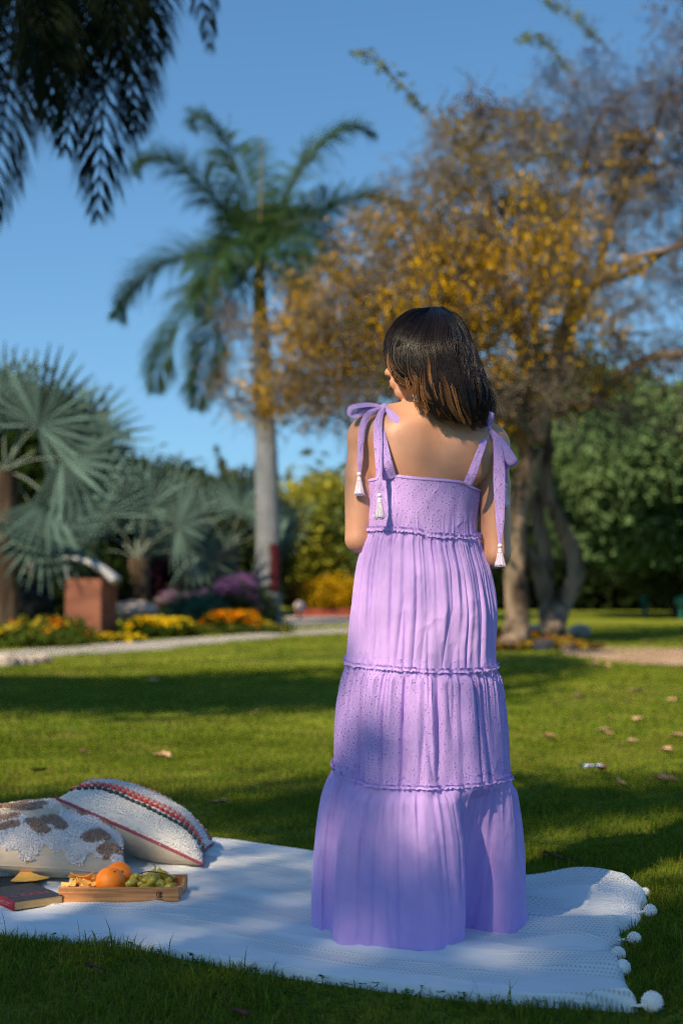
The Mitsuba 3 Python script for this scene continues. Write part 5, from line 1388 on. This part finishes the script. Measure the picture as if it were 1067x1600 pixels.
def build_spreading(key, limbs, ells, n_t, seed, palette, per, size, spread, n_twig):
    rng = np.random.default_rng(seed)
    L = [tube_limb(p, a, b, 26, 0.30, seed + i) for i, (p, a, b) in enumerate(limbs)]
    for i, (p, r) in enumerate(L):
        base = limbs[i][0][0][2] < 0.2
        if base: p[:, :] = p - (p[0] - np.array(limbs[i][0][0]))
        put('trunk' if base else 'limb', gnarled(p, r, seed + i, 16 if base else 10, 0.5 if base else 0.0), 'bark_pale' if base else 'bark_brown', key, smooth=True)
    t, which = in_ellipsoids(ells, n_t, rng, 0.15)
    grow(L, t, rng, r_twig=0.012, thick=1.0).put('branches', 'twig', key, smooth=True, kind='stuff')
    M = Mesh()
    for c in t[rng.integers(0, len(t), n_twig)]:
        d = unit(rng.normal(size=3) + [0, 0, 0.25]); ln = rng.uniform(0.25, 0.75)
        M.add(sweep(spline([c + rng.normal(size=3) * 0.2, c + d * ln * 0.5 + rng.normal(size=3) * 0.05, c + d * ln + rng.normal(size=3) * 0.12], 4), np.linspace(0.012, 0.004, 4), sides=3, caps=False))
    M.put('twigs', 'twig', key, smooth=True, kind='stuff')
    col = palette(t, rng)
    k = col[:, 0] >= 0
    V, F, C = leaf_cloud(t[k], per, spread, size, col[k], seed + 50, flat=0.75, ratio=0.42, jitter=0.35)
    put('foliage', (V, F), 'leaf', key, color=C, kind='stuff')
def E(u, v, y, ru, ry, rv, w=1.0):
    s = y / F_PX; return (P(u, v, y), (ru * s, ry, rv * s), w)
YEL, OCH, BRN, OLV, PUR = np.array([0.60, 0.37, 0.010]), np.array([0.27, 0.20, 0.05]), np.array([0.14, 0.118, 0.088]), np.array([0.10, 0.105, 0.022]), np.array([0.060, 0.045, 0.060])
def paletteA(t, rng):
    k = meshkit.fbm(t * 0.42, 2, 4); j = meshkit.noise(t * 0.9, 8)
    out = np.where((k > 0.51)[:, None], YEL, np.where((j > 0.56)[:, None], OCH, np.where((j < 0.30)[:, None], OLV, BRN)))
    top = np.clip((t[:, 2] - 7.6) / 1.6, 0, 1)
    out = np.where((rng.random(len(t)) < top)[:, None], PUR, out)
    bare = (np.abs(out - BRN).sum(1) < 1e-6) & (rng.random(len(t)) < 0.6)
    return np.where(bare[:, None], -1.0, out)
def paletteB(t, rng):
    k = meshkit.fbm(t * 0.5 + 7, 2, 5); j = meshkit.noise(t * 0.8, 9)
    out = np.where((k > 0.60)[:, None], YEL * 0.9, np.where((j > 0.6)[:, None], OLV, BRN))
    top = np.clip((t[:, 2] - 7.4) / 1.5, 0, 1)
    out = np.where((rng.random(len(t)) < top)[:, None], PUR, out)
    bare = ((t[:, 0] > 3.9) & (t[:, 2] < 7.0) & (rng.random(len(t)) < 0.55)) | ((np.abs(out - BRN).sum(1) < 1e-6) & (rng.random(len(t)) < 0.5))
    return np.where(bare[:, None], -1.0, out)
build_spreading(treeA, LA, [E(470, 570, TA - .3, 165, 1.6, 95, 1.0), E(600, 490, TA - .6, 165, 2.0, 115, 1.1), E(715, 400, TA - .3, 165, 2.2, 150, 1.1), E(760, 270, TA, 130, 1.6, 110, 0.7), E(660, 630, TA - .6, 260, 2.2, 75, 1.0), E(830, 480, TA, 170, 2.0, 170, 0.7)], 640, 71, paletteA, 40, 0.048, 0.19, 3000)
build_spreading(treeB, LB, [E(880, 330, TB + .6, 190, 2.2, 170, 1.0), E(980, 190, TB + .6, 180, 2.0, 120, 1.0), E(1010, 420, TB, 170, 2.2, 170, 1.2), E(1060, 250, TB + .3, 130, 1.8, 150, 1.0), E(960, 600, TB - .2, 190, 2.2, 90, 0.9), E(830, 210, TB + .8, 120, 1.5, 90, 0.6), E(1120, 60, TB + .4, 150, 2.0, 90, 0.6), E(780, 560, TB + 1.4, 170, 1.6, 130, 0.7)], 560, 81, paletteB, 23, 0.047, 0.20, 3200)
# the two long shoots rising clear of the crown
def shoot(pts, seed, key, name='shoot'):
    rng = np.random.default_rng(seed); p = spline(pts, 30); M = Mesh(); M.add(sweep(p, np.linspace(0.022, 0.006, 30), sides=5), BRN)
    c = p[8:] + rng.normal(size=(22, 3)) * 0.03
    V, F, C = leaf_cloud(c, 6, 0.07, 0.05, np.tile([0.16, 0.19, 0.045], (22, 1)), seed); M.add((V, F)); M.c[-1] = C
    M.put(name, 'leaf', key, color=True, label='thin leafy shoot rising above the crown')
shoot([Q(690, 215, TA), Q(660, 170, TA), Q(620, 125, TA), Q(580, 88, TA), Q(560, 80, TA)], 1, treeA)
shoot([Q(960, 90, TB), Q(930, 55, TB), Q(890, 20, TB), Q(850, 0, TB)], 2, treeB)
shoot([Q(900, 140, TB), Q(880, 100, TB), Q(845, 60, TB), Q(815, 58, TB)], 3, treeB)

# ------------------------------------------------------------------ trees and shrubs behind
def bushy(name, label, cat, ells, n, per, size, spread, colors, seed, trunk=None, group=None, limbs=3, thin=None):
    rng = np.random.default_rng(seed)
    key = thing(name, label, cat, group)
    c, _ = in_ellipsoids(ells, n, rng, 0.62)
    q = meshkit.fbm(c * (1.6 / max(np.max(ells[0][1]), 0.5)) + seed, 2, seed)[:, None]
    r = np.clip((q - 0.3) / 0.4, 0, 1)
    col = np.array(colors[0]) * (1 - r) + np.array(colors[1]) * r
    V, F, C = leaf_cloud(c, per, spread, size, col, seed, flat=0.8)
    if thin is not None:
        k = np.repeat(rng.random(len(V) // 4) > thin(V[::4]), 4); V, C = V[k], C[k]
        F = (np.array([[0, 2, 1], [0, 3, 2]])[None] + 4 * np.arange(len(V) // 4)[:, None, None]).reshape(-1, 3)
    put('crown', (V, F), 'leaf', key, color=C)
    if trunk is not None:
        (x, y), r0 = trunk; top = np.array(ells[0][0], float)
        p = spline([[x, y, -0.1], [x + 0.1 * r0, y, top[2] * 0.4], top], 12)
        put('trunk', gnarled(p, np.linspace(r0, r0 * 0.5, 12), seed, 10, 0.3), 'bark_dark', key, smooth=True)
        for k in range(limbs):
            e = np.array(ells[k % len(ells)][0], float) + rng.normal(size=3) * 0.5 * np.array(ells[k % len(ells)][1])
            s = p[5 + k % 4]
            put('limb', sweep(spline([s, (s + e) / 2 + [0, 0, 0.2], e], 8), np.linspace(r0 * 0.45, r0 * 0.12, 8), sides=7), 'bark_dark', key, smooth=True)
    return key
DG, MG, YG, BG = (0.018, 0.036, 0.012), (0.045, 0.080, 0.018), (0.14, 0.14, 0.020), (0.04, 0.085, 0.035)
def EG(u, v, y, ru, ry, rv, w=1.0): return E(u, v, y, ru, ry, rv, w)
# left, dark behind the fan palms
bushy('broadleaf_tree', 'dark dense tree behind the largest fan palm at the left edge', 'tree', [EG(85, 750, 38, 80, 2.5, 115), EG(-40, 740, 38, 120, 3, 150), EG(20, 860, 38, 140, 2.5, 90)], 700, 40, 0.16, 0.42, (DG, MG), 101, (P(60, 960, 38)[:2], 0.30))
bushy('broadleaf_tree', 'dark tree behind the middle fan palm', 'tree', [EG(230, 830, 41, 100, 2.5, 95), EG(320, 850, 41, 80, 2.5, 85)], 500, 40, 0.16, 0.42, (DG, (0.05, 0.07, 0.015)), 102, (P(250, 950, 41)[:2], 0.25))
bushy('broadleaf_tree', 'olive tree showing between the fan palm and the grey palm trunk', 'tree', [EG(375, 850, 47, 60, 2.5, 85), EG(345, 890, 47, 70, 2.5, 55)], 360, 40, 0.17, 0.45, ((0.05, 0.06, 0.014), (0.17, 0.17, 0.03)), 103, (P(375, 950, 47)[:2], 0.25))
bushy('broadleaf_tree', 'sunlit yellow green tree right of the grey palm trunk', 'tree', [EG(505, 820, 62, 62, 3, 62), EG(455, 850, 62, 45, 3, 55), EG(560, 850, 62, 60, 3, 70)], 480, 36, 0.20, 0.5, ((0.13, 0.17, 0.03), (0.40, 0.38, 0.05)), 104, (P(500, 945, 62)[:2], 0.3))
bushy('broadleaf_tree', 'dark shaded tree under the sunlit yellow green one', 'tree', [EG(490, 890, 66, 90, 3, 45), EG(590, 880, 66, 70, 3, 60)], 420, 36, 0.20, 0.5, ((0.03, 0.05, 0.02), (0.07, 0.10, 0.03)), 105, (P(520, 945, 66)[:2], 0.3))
# right, the big green tree and the dark hedge under it
bushy('broadleaf_tree', 'broad leafy green tree at the right edge', 'tree', [EG(960, 740, 38, 95, 3, 75), EG(1060, 700, 38, 100, 3, 80), EG(900, 690, 40, 80, 2.5, 60), EG(1000, 820, 39, 120, 2.2, 45), EG(1150, 760, 38, 100, 3, 100)], 1200, 44, 0.15, 0.40, ((0.075, 0.15, 0.075), (0.16, 0.25, 0.10)), 106, (P(1150, 950, 39)[:2], 0.35), limbs=0)
bushy('broadleaf_tree', 'yellowish tree low at the right edge beside the dark hedge', 'tree', [EG(1050, 850, 43, 70, 2.5, 60), EG(1130, 850, 43, 70, 2.5, 70)], 360, 40, 0.16, 0.42, ((0.06, 0.10, 0.03), (0.18, 0.19, 0.03)), 107, (P(1060, 955, 43)[:2], 0.2))
bushy('broadleaf_tree', 'tall hazy green tree behind the yellow leaved trees', 'tree', [EG(760, 780, 58, 170, 4, 120), EG(900, 700, 58, 150, 4, 130), EG(640, 830, 60, 110, 3, 90)], 900, 40, 0.22, 0.6, ((0.07, 0.11, 0.04), (0.17, 0.19, 0.05)), 108, (P(780, 945, 58)[:2], 0.4))
bushy('hedge', 'dark dense hedge along the far lawn at the right', 'hedge', [EG(960, 900, 52, 130, 1.5, 55), EG(1110, 895, 52, 130, 1.5, 60), EG(820, 905, 53, 120, 1.5, 50), EG(690, 905, 54, 110, 1.5, 50)], 900, 36, 0.17, 0.45, ((0.010, 0.018, 0.008), (0.022, 0.036, 0.012)), 109)
# a far belt of trees that closes the horizon
rng = np.random.default_rng(110)
for k in range(26):
    x = -58 + 4.7 * k + rng.normal() * 1.0; y = 82 + rng.normal() * 5; h = rng.uniform(4.5, 7.5)
    bushy('far_tree', 'dull green tree of the belt closing the far side of the park', 'tree', [((x, y, h * 0.55), (3.6, 2.5, h * 0.5))], 90, 18, 0.46, 0.8, ((0.03, 0.045, 0.02), (0.08, 0.09, 0.03)), 200 + k, ((x, y), 0.3), 'far trees along the edge of the park', limbs=1)

# ------------------------------------------------------------------ the flower beds
def flower_patch(name, label, cat, u0, u1, v0, depth, hgt, n, leafc, petals, seed, psize=0.045, lsize=0.06, density=1.0, kind='stuff'):
    """Low plants: leafy stems with flower heads of small petals on top."""
    rng = np.random.default_rng(seed); key = thing(name, label, cat, None, kind)
    a, b = G(u0, v0), G(u1, v0)
    t = rng.random(n); base = a * (1 - t)[:, None] + b * t[:, None]
    base[:, 1] += rng.random(n) * depth; base[:, 0] += rng.normal(size=n) * 0.05
    prof = 0.65 + 0.7 * meshkit.fbm(base * 0.9 + seed, 2, seed)
    h = hgt * prof * rng.uniform(0.7, 1.1, n) * (0.45 + 0.55 * np.clip(np.minimum(t, 1 - t) * 6, 0, 1))
    tops = base.copy(); tops[:, 2] = h
    mids = base + (tops - base) * rng.uniform(0.25, 0.9, (n, 1)) + rng.normal(size=(n, 3)) * [0.08, 0.08, 0]
    lc = np.array(leafc)[None] * rng.uniform(0.6, 1.4, (n, 1))
    V, F, C = leaf_cloud(mids, 9, hgt * 0.22, lsize, lc, seed + 1)
    M = Mesh().add((V, F)); M.c[-1] = C
    if petals:
        pc = np.array(petals)[rng.integers(0, len(petals), n)]
        k = rng.random(n) < density
        V, F, C = leaf_cloud(tops[k], 8, psize * 0.7, psize, pc[k], seed + 2, flat=0.5, ratio=0.7, jitter=0.15); M.add((V, F)); M.c[-1] = C
    put_at(key, M.get(), 'petal', color=M.color())
    return key
YF, OF, PF, WF = (0.80, 0.56, 0.012), (0.80, 0.30, 0.008), (0.26, 0.13, 0.34), (0.55, 0.50, 0.45)
flower_patch('yellow_flowers', 'bright yellow flowers in the bed just right of the rusty box', 'flowers', 196, 285, 997, 1.6, 0.27, 700, (0.05, 0.09, 0.015), [YF, (0.75, 0.60, 0.03)], 301)
flower_patch('orange_marigolds', 'orange marigolds in the bed left of the grey palm trunk', 'flowers', 318, 398, 990, 1.8, 0.30, 700, (0.05, 0.09, 0.015), [OF, (0.80, 0.38, 0.01)], 302)
flower_patch('low_plants', 'low green plants between the yellow and the orange flowers', 'plants', 190, 440, 992, 3.5, 0.14, 900, (0.07, 0.10, 0.02), [(0.5, 0.4, 0.04)], 303, density=0.12)
flower_patch('mixed_flowers', 'mixed orange and yellow flowers at the left edge beside the path', 'flowers', -60, 92, 1014, 3.0, 0.30, 900, (0.08, 0.12, 0.02), [OF, YF, (0.55, 0.10, 0.02), (0.5, 0.40, 0.05)], 304, density=0.09)
flower_patch('low_plants', 'green edging plants around the foot of the rusty box', 'plants', 96, 200, 1006, 1.6, 0.09, 300, (0.07, 0.10, 0.02), [YF], 305, density=0.15)
flower_patch('purple_asters', 'purple asters behind the orange marigolds', 'flowers', 325, 402, 981, 1.6, 0.85, 900, (0.04, 0.07, 0.03), [PF, (0.34, 0.18, 0.42)], 306, density=0.9)
flower_patch('pink_flowers', 'pale pink and mauve flowers behind the yellow ones', 'flowers', 240, 330, 981, 1.6, 0.70, 800, (0.05, 0.10, 0.06), [(0.42, 0.22, 0.40), (0.48, 0.36, 0.46)], 307, density=0.8)
flower_patch('teal_plants', 'blue green leafy plants between the pink flowers and the asters', 'plants', 275, 345, 983, 1.6, 0.60, 500, (0.06, 0.16, 0.11), None, 308)
flower_patch('white_flowers', 'a few whitish flowers on tall stems at the left edge', 'flowers', 0, 60, 990, 1.0, 1.25, 160, (0.03, 0.05, 0.02), [WF, (0.5, 0.3, 0.15)], 309, density=0.25, psize=0.06)
bushy('flowering_shrub', 'rounded yellow flowering shrub beyond the paved court', 'shrub', [EG(512, 932, 42, 45, 1.2, 24), EG(560, 935, 42, 50, 1.2, 24)], 260, 40, 0.07, 0.16, ((0.30, 0.20, 0.010), (0.62, 0.38, 0.012)), 320)
bushy('red_shrub', 'low red flowering shrub left of the yellow shrub', 'shrub', [EG(478, 936, 43, 22, 1.0, 17)], 120, 36, 0.06, 0.14, ((0.20, 0.02, 0.03), (0.32, 0.04, 0.06)), 321)
bushy('maroon_shrub', 'dark maroon leaved shrub between the fan palms', 'shrub', [EG(262, 912, 33, 20, .5, 28)], 110, 36, 0.07, 0.16, ((0.030, 0.012, 0.020), (0.065, 0.028, 0.042)), 322, (P(258, 960, 31)[:2], 0.06))
bushy('low_shrub', 'olive shrub behind the purple asters', 'shrub', [EG(330, 915, 35, 40, 1, 26)], 160, 36, 0.07, 0.18, ((0.05, 0.065, 0.012), (0.13, 0.13, 0.02)), 323, (P(330, 955, 35)[:2], 0.05))
bushy('low_shrub', 'green shrub at the left edge behind the mixed flowers', 'shrub', [EG(60, 905, 30, 70, 1, 50), EG(140, 900, 31, 40, 1, 40)], 320, 36, 0.08, 0.2, (DG, (0.06, 0.09, 0.02)), 324, (P(60, 970, 30)[:2], 0.05))
mat('red_brick', bark((0.20, 0.04, 0.03), (0.28, 0.07, 0.05), 6.0, 0.01))
lw = thing('low_wall', 'low red brick edging wall beyond the paved court', 'wall')
wy = 40.0; wa, wb = P(462, 950, wy)[0], P(600, 950, wy)[0]
for k in range(12):
    x = wa + (wb - wa) * (k + 0.5) / 12
    put('block', xf(box(((wb - wa) / 12 - 0.012, 0.22, 0.24 + 0.01 * (k % 3)), 0.012), None, (x, wy, 0.12)), 'red_brick', lw, smooth=25)
gl_ = thing('round_lamp', 'small white globe standing at the paved court', 'lamp')
gp = P(468, 948, 36.5)
mat('globe', principled((0.75, 0.62, 0.62), 0.4, 0.4))
put('globe', xf(trimesh.creation.icosphere(3, 0.14), None, gp), 'globe', gl_, smooth=True)
put('post', sweep([[gp[0], gp[1], -0.05], [gp[0], gp[1], gp[2] - 0.12]], 0.035, sides=10), 'palm_bark', gl_, smooth=True)

# the rusty steel box with its curved fin
def rust_col(p, n, uv):
    k = fbm(p.x * 4, p.y * 4, p.z * 4, 4); s = fbm(p.x * 40, p.y * 40, p.z * 14, 3)
    return mix((0.155, 0.062, 0.042), (0.235, 0.098, 0.066), smoothstep(0.3, 0.7, k)) * (0.8 + 0.4 * s)
mat('rusty_steel', principled(proc(rust_col), 0.8, 0.2))
mat('grey_metal', principled((0.46, 0.48, 0.50), 0.4, 0.5))
rb = thing('steel_sculpture', 'square rusty steel box with a curved grey fin on top, beside the path', 'sculpture')
ca, cb = G(106, 996), G(166, 996); dd = unit(cb - ca); wd = np.linalg.norm(cb - ca); hh = P(106, 908, ca[1])[2]
RM = np.stack([dd, [-dd[1], dd[0], 0], [0, 0, 1.0]], 1); cen = (ca + cb) / 2 + RM @ np.array([0, 0.42, hh / 2])
RM2 = RM @ rotz(math.radians(-12))
put('box', xf(box((wd * 1.0, 0.80, hh + 0.04), 0.012), RM2, cen), 'rusty_steel', rb, smooth=25)
put('lid', xf(box((wd * 1.0 - 0.05, 0.75, 0.02), 0.004), RM2, cen + [0, 0, hh / 2 + 0.029]), 'rusty_steel', rb, smooth=25)
fp = spline([P(95, 872, cen[1]), P(118, 873, cen[1]), P(145, 881, cen[1]), P(168, 896, cen[1]), P(182, 909, cen[1])], 24)
put('fin', sweep(fp, 0.30, np.linspace(0.020, 0.10, 24), ref=(0, 0, 1), sides=14), 'grey_metal', rb, smooth=True)
put('fin_post', sweep([P(104, 910, cen[1]), P(104, 874, cen[1])], 0.018, sides=10), 'grey_metal', rb, smooth=True)

# stones, stump and posts
mat('stone', bark((0.16, 0.15, 0.14), (0.36, 0.33, 0.30), 9.0, 0.02, 1.0))
mat('pale_stone', bark((0.30, 0.26, 0.23), (0.48, 0.42, 0.38), 9.0, 0.02, 1.0))
mat('dark_stone', bark((0.015, 0.018, 0.028), (0.04, 0.045, 0.06), 9.0, 0.01, 1.0))
def stone(label, c, r, m, seed, name='stone', group=None, cat='stone'):
    s = trimesh.creation.icosphere(3, 1.0); v = np.array(s.vertices)
    v = v * (0.75 + 0.5 * meshkit.fbm(v * 1.4 + seed * 5, 3, seed))[:, None] * np.asarray(r)
    k = thing(name, label, cat, group); put_at(k, (v + c, np.array(s.faces)), m, smooth=45)
for i, (u, v, r) in enumerate([(6, 1040, .14), (26, 1039, .11), (46, 1037, .09), (64, 1035, .10)]):
    stone(['pale stone nearest the left edge in the row along the path', 'second pale stone from the left edge along the path', 'third pale stone from the left edge along the path', 'rightmost pale stone of the row along the path'][i], G(u, v) + [0, 0, .03], (r * 1.2, r, r * .7), 'pale_stone', 500 + i, group='row of stones along the path')
stone('dark blue grey boulder behind the flowers at the left edge', P(52, 940, 27), (.36, .3, .34), 'dark_stone', 510, 'boulder')
stone('flat pale rock between the middle fan palm and the yellow flowers', P(212, 955, 27.4), (.40, .3, .20), 'pale_stone', 511, 'boulder')
for i, (u, v, r, lb) in enumerate([(838, 985, .22, 'pale rock leaning in the gap between the two old trees'), (822, 1000, .15, 'grey rock at the foot of the pale twisted trunk'), (905, 985, .22, 'greyish rock right of the knotted stems'), (850, 1008, .17, 'dark rock in front of the knotted stems'), (888, 1010, .12, 'small brown rock right in front of the knotted stems')]):
    stone(lb, G(u, v + 8) + [0, 0, r * .25], (r * 0.95, r * .75, r * .7), ['pale_stone', 'stone', 'stone', 'dark_stone', 'bark_dark'][i], 520 + i)
flower_patch('leaf_litter', 'brown and orange leaf litter around the feet of the old trees', 'leaf litter', 780, 930, 1016, 6.0, 0.10, 700, (0.12, 0.07, 0.025), [(0.40, 0.15, 0.02), (0.25, 0.16, 0.03), (0.35, 0.26, 0.03)], 310, density=0.35, psize=0.05)
mat('green_paint', principled((0.02, 0.16, 0.10), 0.5, 0.4))
for u, lb in ((1008, 'short green post on the far lawn, left one'), (1063, 'short green post on the far lawn at the right edge')):
    g = G(u, 962 if u < 1050 else 968); k = thing('post', lb, 'post', 'green posts on the far lawn')
    put('shaft', sweep([[g[0], g[1], -0.05], [g[0], g[1], 0.42]], 0.07, sides=12), 'green_paint', k, smooth=30)
    put('cap', xf(trimesh.creation.icosphere(2, 0.15), None, (g[0], g[1], 0.48)), 'green_paint', k, smooth=True)

# ------------------------------------------------------------------ fallen leaves and twigs on the lawn
mat('dry_leaf', bark((0.24, 0.14, 0.07), (0.46, 0.32, 0.20), 40.0, 0.001, 1.0)); mat('dark_dry_leaf', bark((0.06, 0.025, 0.018), (0.14, 0.06, 0.04), 40.0, 0.001, 1.0))
def dry_leaf(c, L, yaw, seed):
    rng = np.random.default_rng(seed); n, m = 14, 7
    s, t = np.meshgrid(np.linspace(0, 1, n), np.linspace(-1, 1, m), indexing='ij')
    w = 0.26 * L * np.sin(np.pi * s ** 0.8) ** 0.8 * (1 + 0.15 * np.sin(s * 17 + seed))
    curl = rng.uniform(0.2, 0.8)
    X = np.stack([(s - 0.5) * L, t * w, 0.10 * L * (2 * s - 1) ** 2 * rng.uniform(0.2, 1.6) + curl * np.abs(t) ** 1.5 * w + 0.03 * L * meshkit.noise(np.stack([s * 5, t * 3, 0 * s + seed], -1), 1)], -1)
    v, f = quad_grid(X); b = v - [0, 0, 0.0012]
    M = Mesh().add((v, f)); M.add((b, f[:, ::-1])); M.add(sweep([[-0.5 * L, 0, 0.01 * L], [-0.68 * L, 0.03 * L, 0.06 * L]], 0.0015, sides=5))
    v, f = M.get()
    return v @ (rotz(yaw) @ rotx(rng.normal() * 0.25)).T + c, f
LEAVES = [(1042, 1177), (1062, 1158), (987, 1162), (945, 1145), (948, 1152), (858, 1156), (968, 1227), (940, 1206), (996, 1130), (930, 1042), (946, 1048), (1010, 1064), (838, 1056), (995, 1086), (1040, 1224), (905, 1095),
          (240, 1070), (252, 1186), (60, 1210), (340, 1265), (130, 1176), (400, 1120), (200, 1058), (1010, 1006), (5, 1083), (955, 1127), (1050, 1100)]

for i, (u, v) in enumerate(LEAVES):
    g = G(u, v); dark = i in (7, 18, 25)
    lb = {17: 'dry tan leaf on the lawn just behind the striped cushion', 23: 'pale dry leaf on the bare soil strip at the right', 16: 'pale dry leaf in the far shade stripe left of the dress', 24: 'pale scrap of leaf on the lawn at the left edge', 6: 'pale tan leaf just above the shade line right of the dress'}.get(i)
    k = thing('fallen_leaf', lb, 'leaf', 'fallen leaves on the lawn') if lb else thing('fallen_leaf', 'dark red brown fallen leaf lying on the lawn' if dark else 'dry tan curled leaf fallen on the lawn', 'leaf', 'dark fallen leaves' if dark else 'tan leaves fallen on the lawn')
    put_at(k, dry_leaf(g + [0, 0, ground_height(g[0], g[1]) + 0.022], 0.055 + 0.045 * hsh(1, i)[0] + 0.0035 * g[1], hsh(1, i + 50)[0] * 6.28, i), 'dark_dry_leaf' if dark else 'dry_leaf', smooth=True)
def twig(label, a, b, r, seed):
    rng = np.random.default_rng(seed); a, b = a + [0, 0, 0.02], b + [0, 0, 0.022]
    p = spline([a, a * .7 + b * .3 + rng.normal(size=3) * [.01, .01, .004], a * .35 + b * .65 + rng.normal(size=3) * [.01, .01, .004], b], 16)
    k = thing('fallen_twig', label, 'twig'); put_at(k, sweep(p, np.linspace(r, r * 0.4, 16), sides=7), 'dark_dry_leaf', smooth=True)
twig('thin reddish twig on the grass right of the dress', G(842, 1340), G(905, 1358), 0.005, 1)
twig('short brown twig on the grass in front of the blanket', G(134, 1520), G(165, 1532), 0.0045, 2)
twig('curled brown scrap on the grass at the bottom edge', G(366, 1594), G(392, 1600), 0.006, 3)
mat('wrapper_blue', principled((0.45, 0.50, 0.72), 0.35, 0.5)); mat('wrapper_teal', principled((0.02, 0.10, 0.09), 0.4, 0.4))
def scrap(label, c, size, m, seed):
    n = 16; s, t = np.meshgrid(np.linspace(-1, 1, n), np.linspace(-1, 1, n), indexing='ij')
    z = 0.7 * meshkit.fbm(np.stack([s * 1.8 + seed, t * 1.8, 0 * s], -1), 3, seed)
    v, f = quad_grid(np.stack([s * (1 - .2 * t * t), t * (1 - .3 * s * s), z], -1) * size)
    k = thing('crumpled_wrapper', label, 'wrapper'); put_at(k, (np.vstack([v, v - [0, 0, .002]]) @ rotz(seed).T + c, np.vstack([f, f[:, ::-1] + len(v)])), m, smooth=30)
scrap('crumpled pale blue wrapper on the lawn right of the dress', G(928, 1205) + [0, 0, .01], .045, 'wrapper_blue', 1)
scrap('small dark teal scrap beside the pale blue wrapper', G(911, 1200) + [0, 0, .008], .025, 'wrapper_teal', 2)

# ------------------------------------------------------------------ the trees left of the picture that shade the picnic and the lawn
def shade_tree(label, c, r, seed, n, per, size, trunk_at, spread=0.38, thin=None):
    rng = np.random.default_rng(seed)
    bushy('shade_tree', label, 'tree', [(c, r)], n, per, size, spread, (DG, MG), seed, ((trunk_at[0] - 1.6, trunk_at[1] - 1.4), 0.22), limbs=0, thin=thin)
SH = SUN / SUN[2]
def over(x, y, z): return np.array([x, y, 0]) + SH * z
def crown_at(x, y, z): return tuple(over(x, y, z))
def sparse(c):
    # the crown is thin where it stands between the sun and her upper body
    w = np.array([0.22, WY, 0.90]); d = c - w; d = d - np.outer(d @ SUN, SUN)
    e = c - np.array([-0.75, 4.35, 0.15]); e = e - np.outer(e @ SUN, SUN)
    a = np.clip((1.05 - np.linalg.norm(d * [1.6, 1.6, 0.55], axis=1)) / 0.35, 0, 1); b = np.clip((0.85 - np.linalg.norm(e, axis=1)) / 0.35, 0, 1)
    g = c - np.array([0.21, WY - 0.12, 1.32]); g = g - np.outer(g @ SUN, SUN); g = np.clip((0.75 - np.linalg.norm(g, axis=1)) / 0.30, 0, 1)
    return np.maximum(np.maximum(0.84 * a, 0.64 * b), 0.94 * g)
a = crown_at(0.1, 3.3, 9.0)
shade_tree('leafy tree out of view at the left whose crown shades the picnic', a, (3.6, 2.7, 1.7), 601, 560, 44, 0.10, a[:2], 0.38, sparse)
a = crown_at(-2.0, 12.2, 7.5)
shade_tree('leafy tree out of view at the left shading the middle lawn', a, (3.4, 1.4, 1.2), 602, 260, 40, 0.12, a[:2])
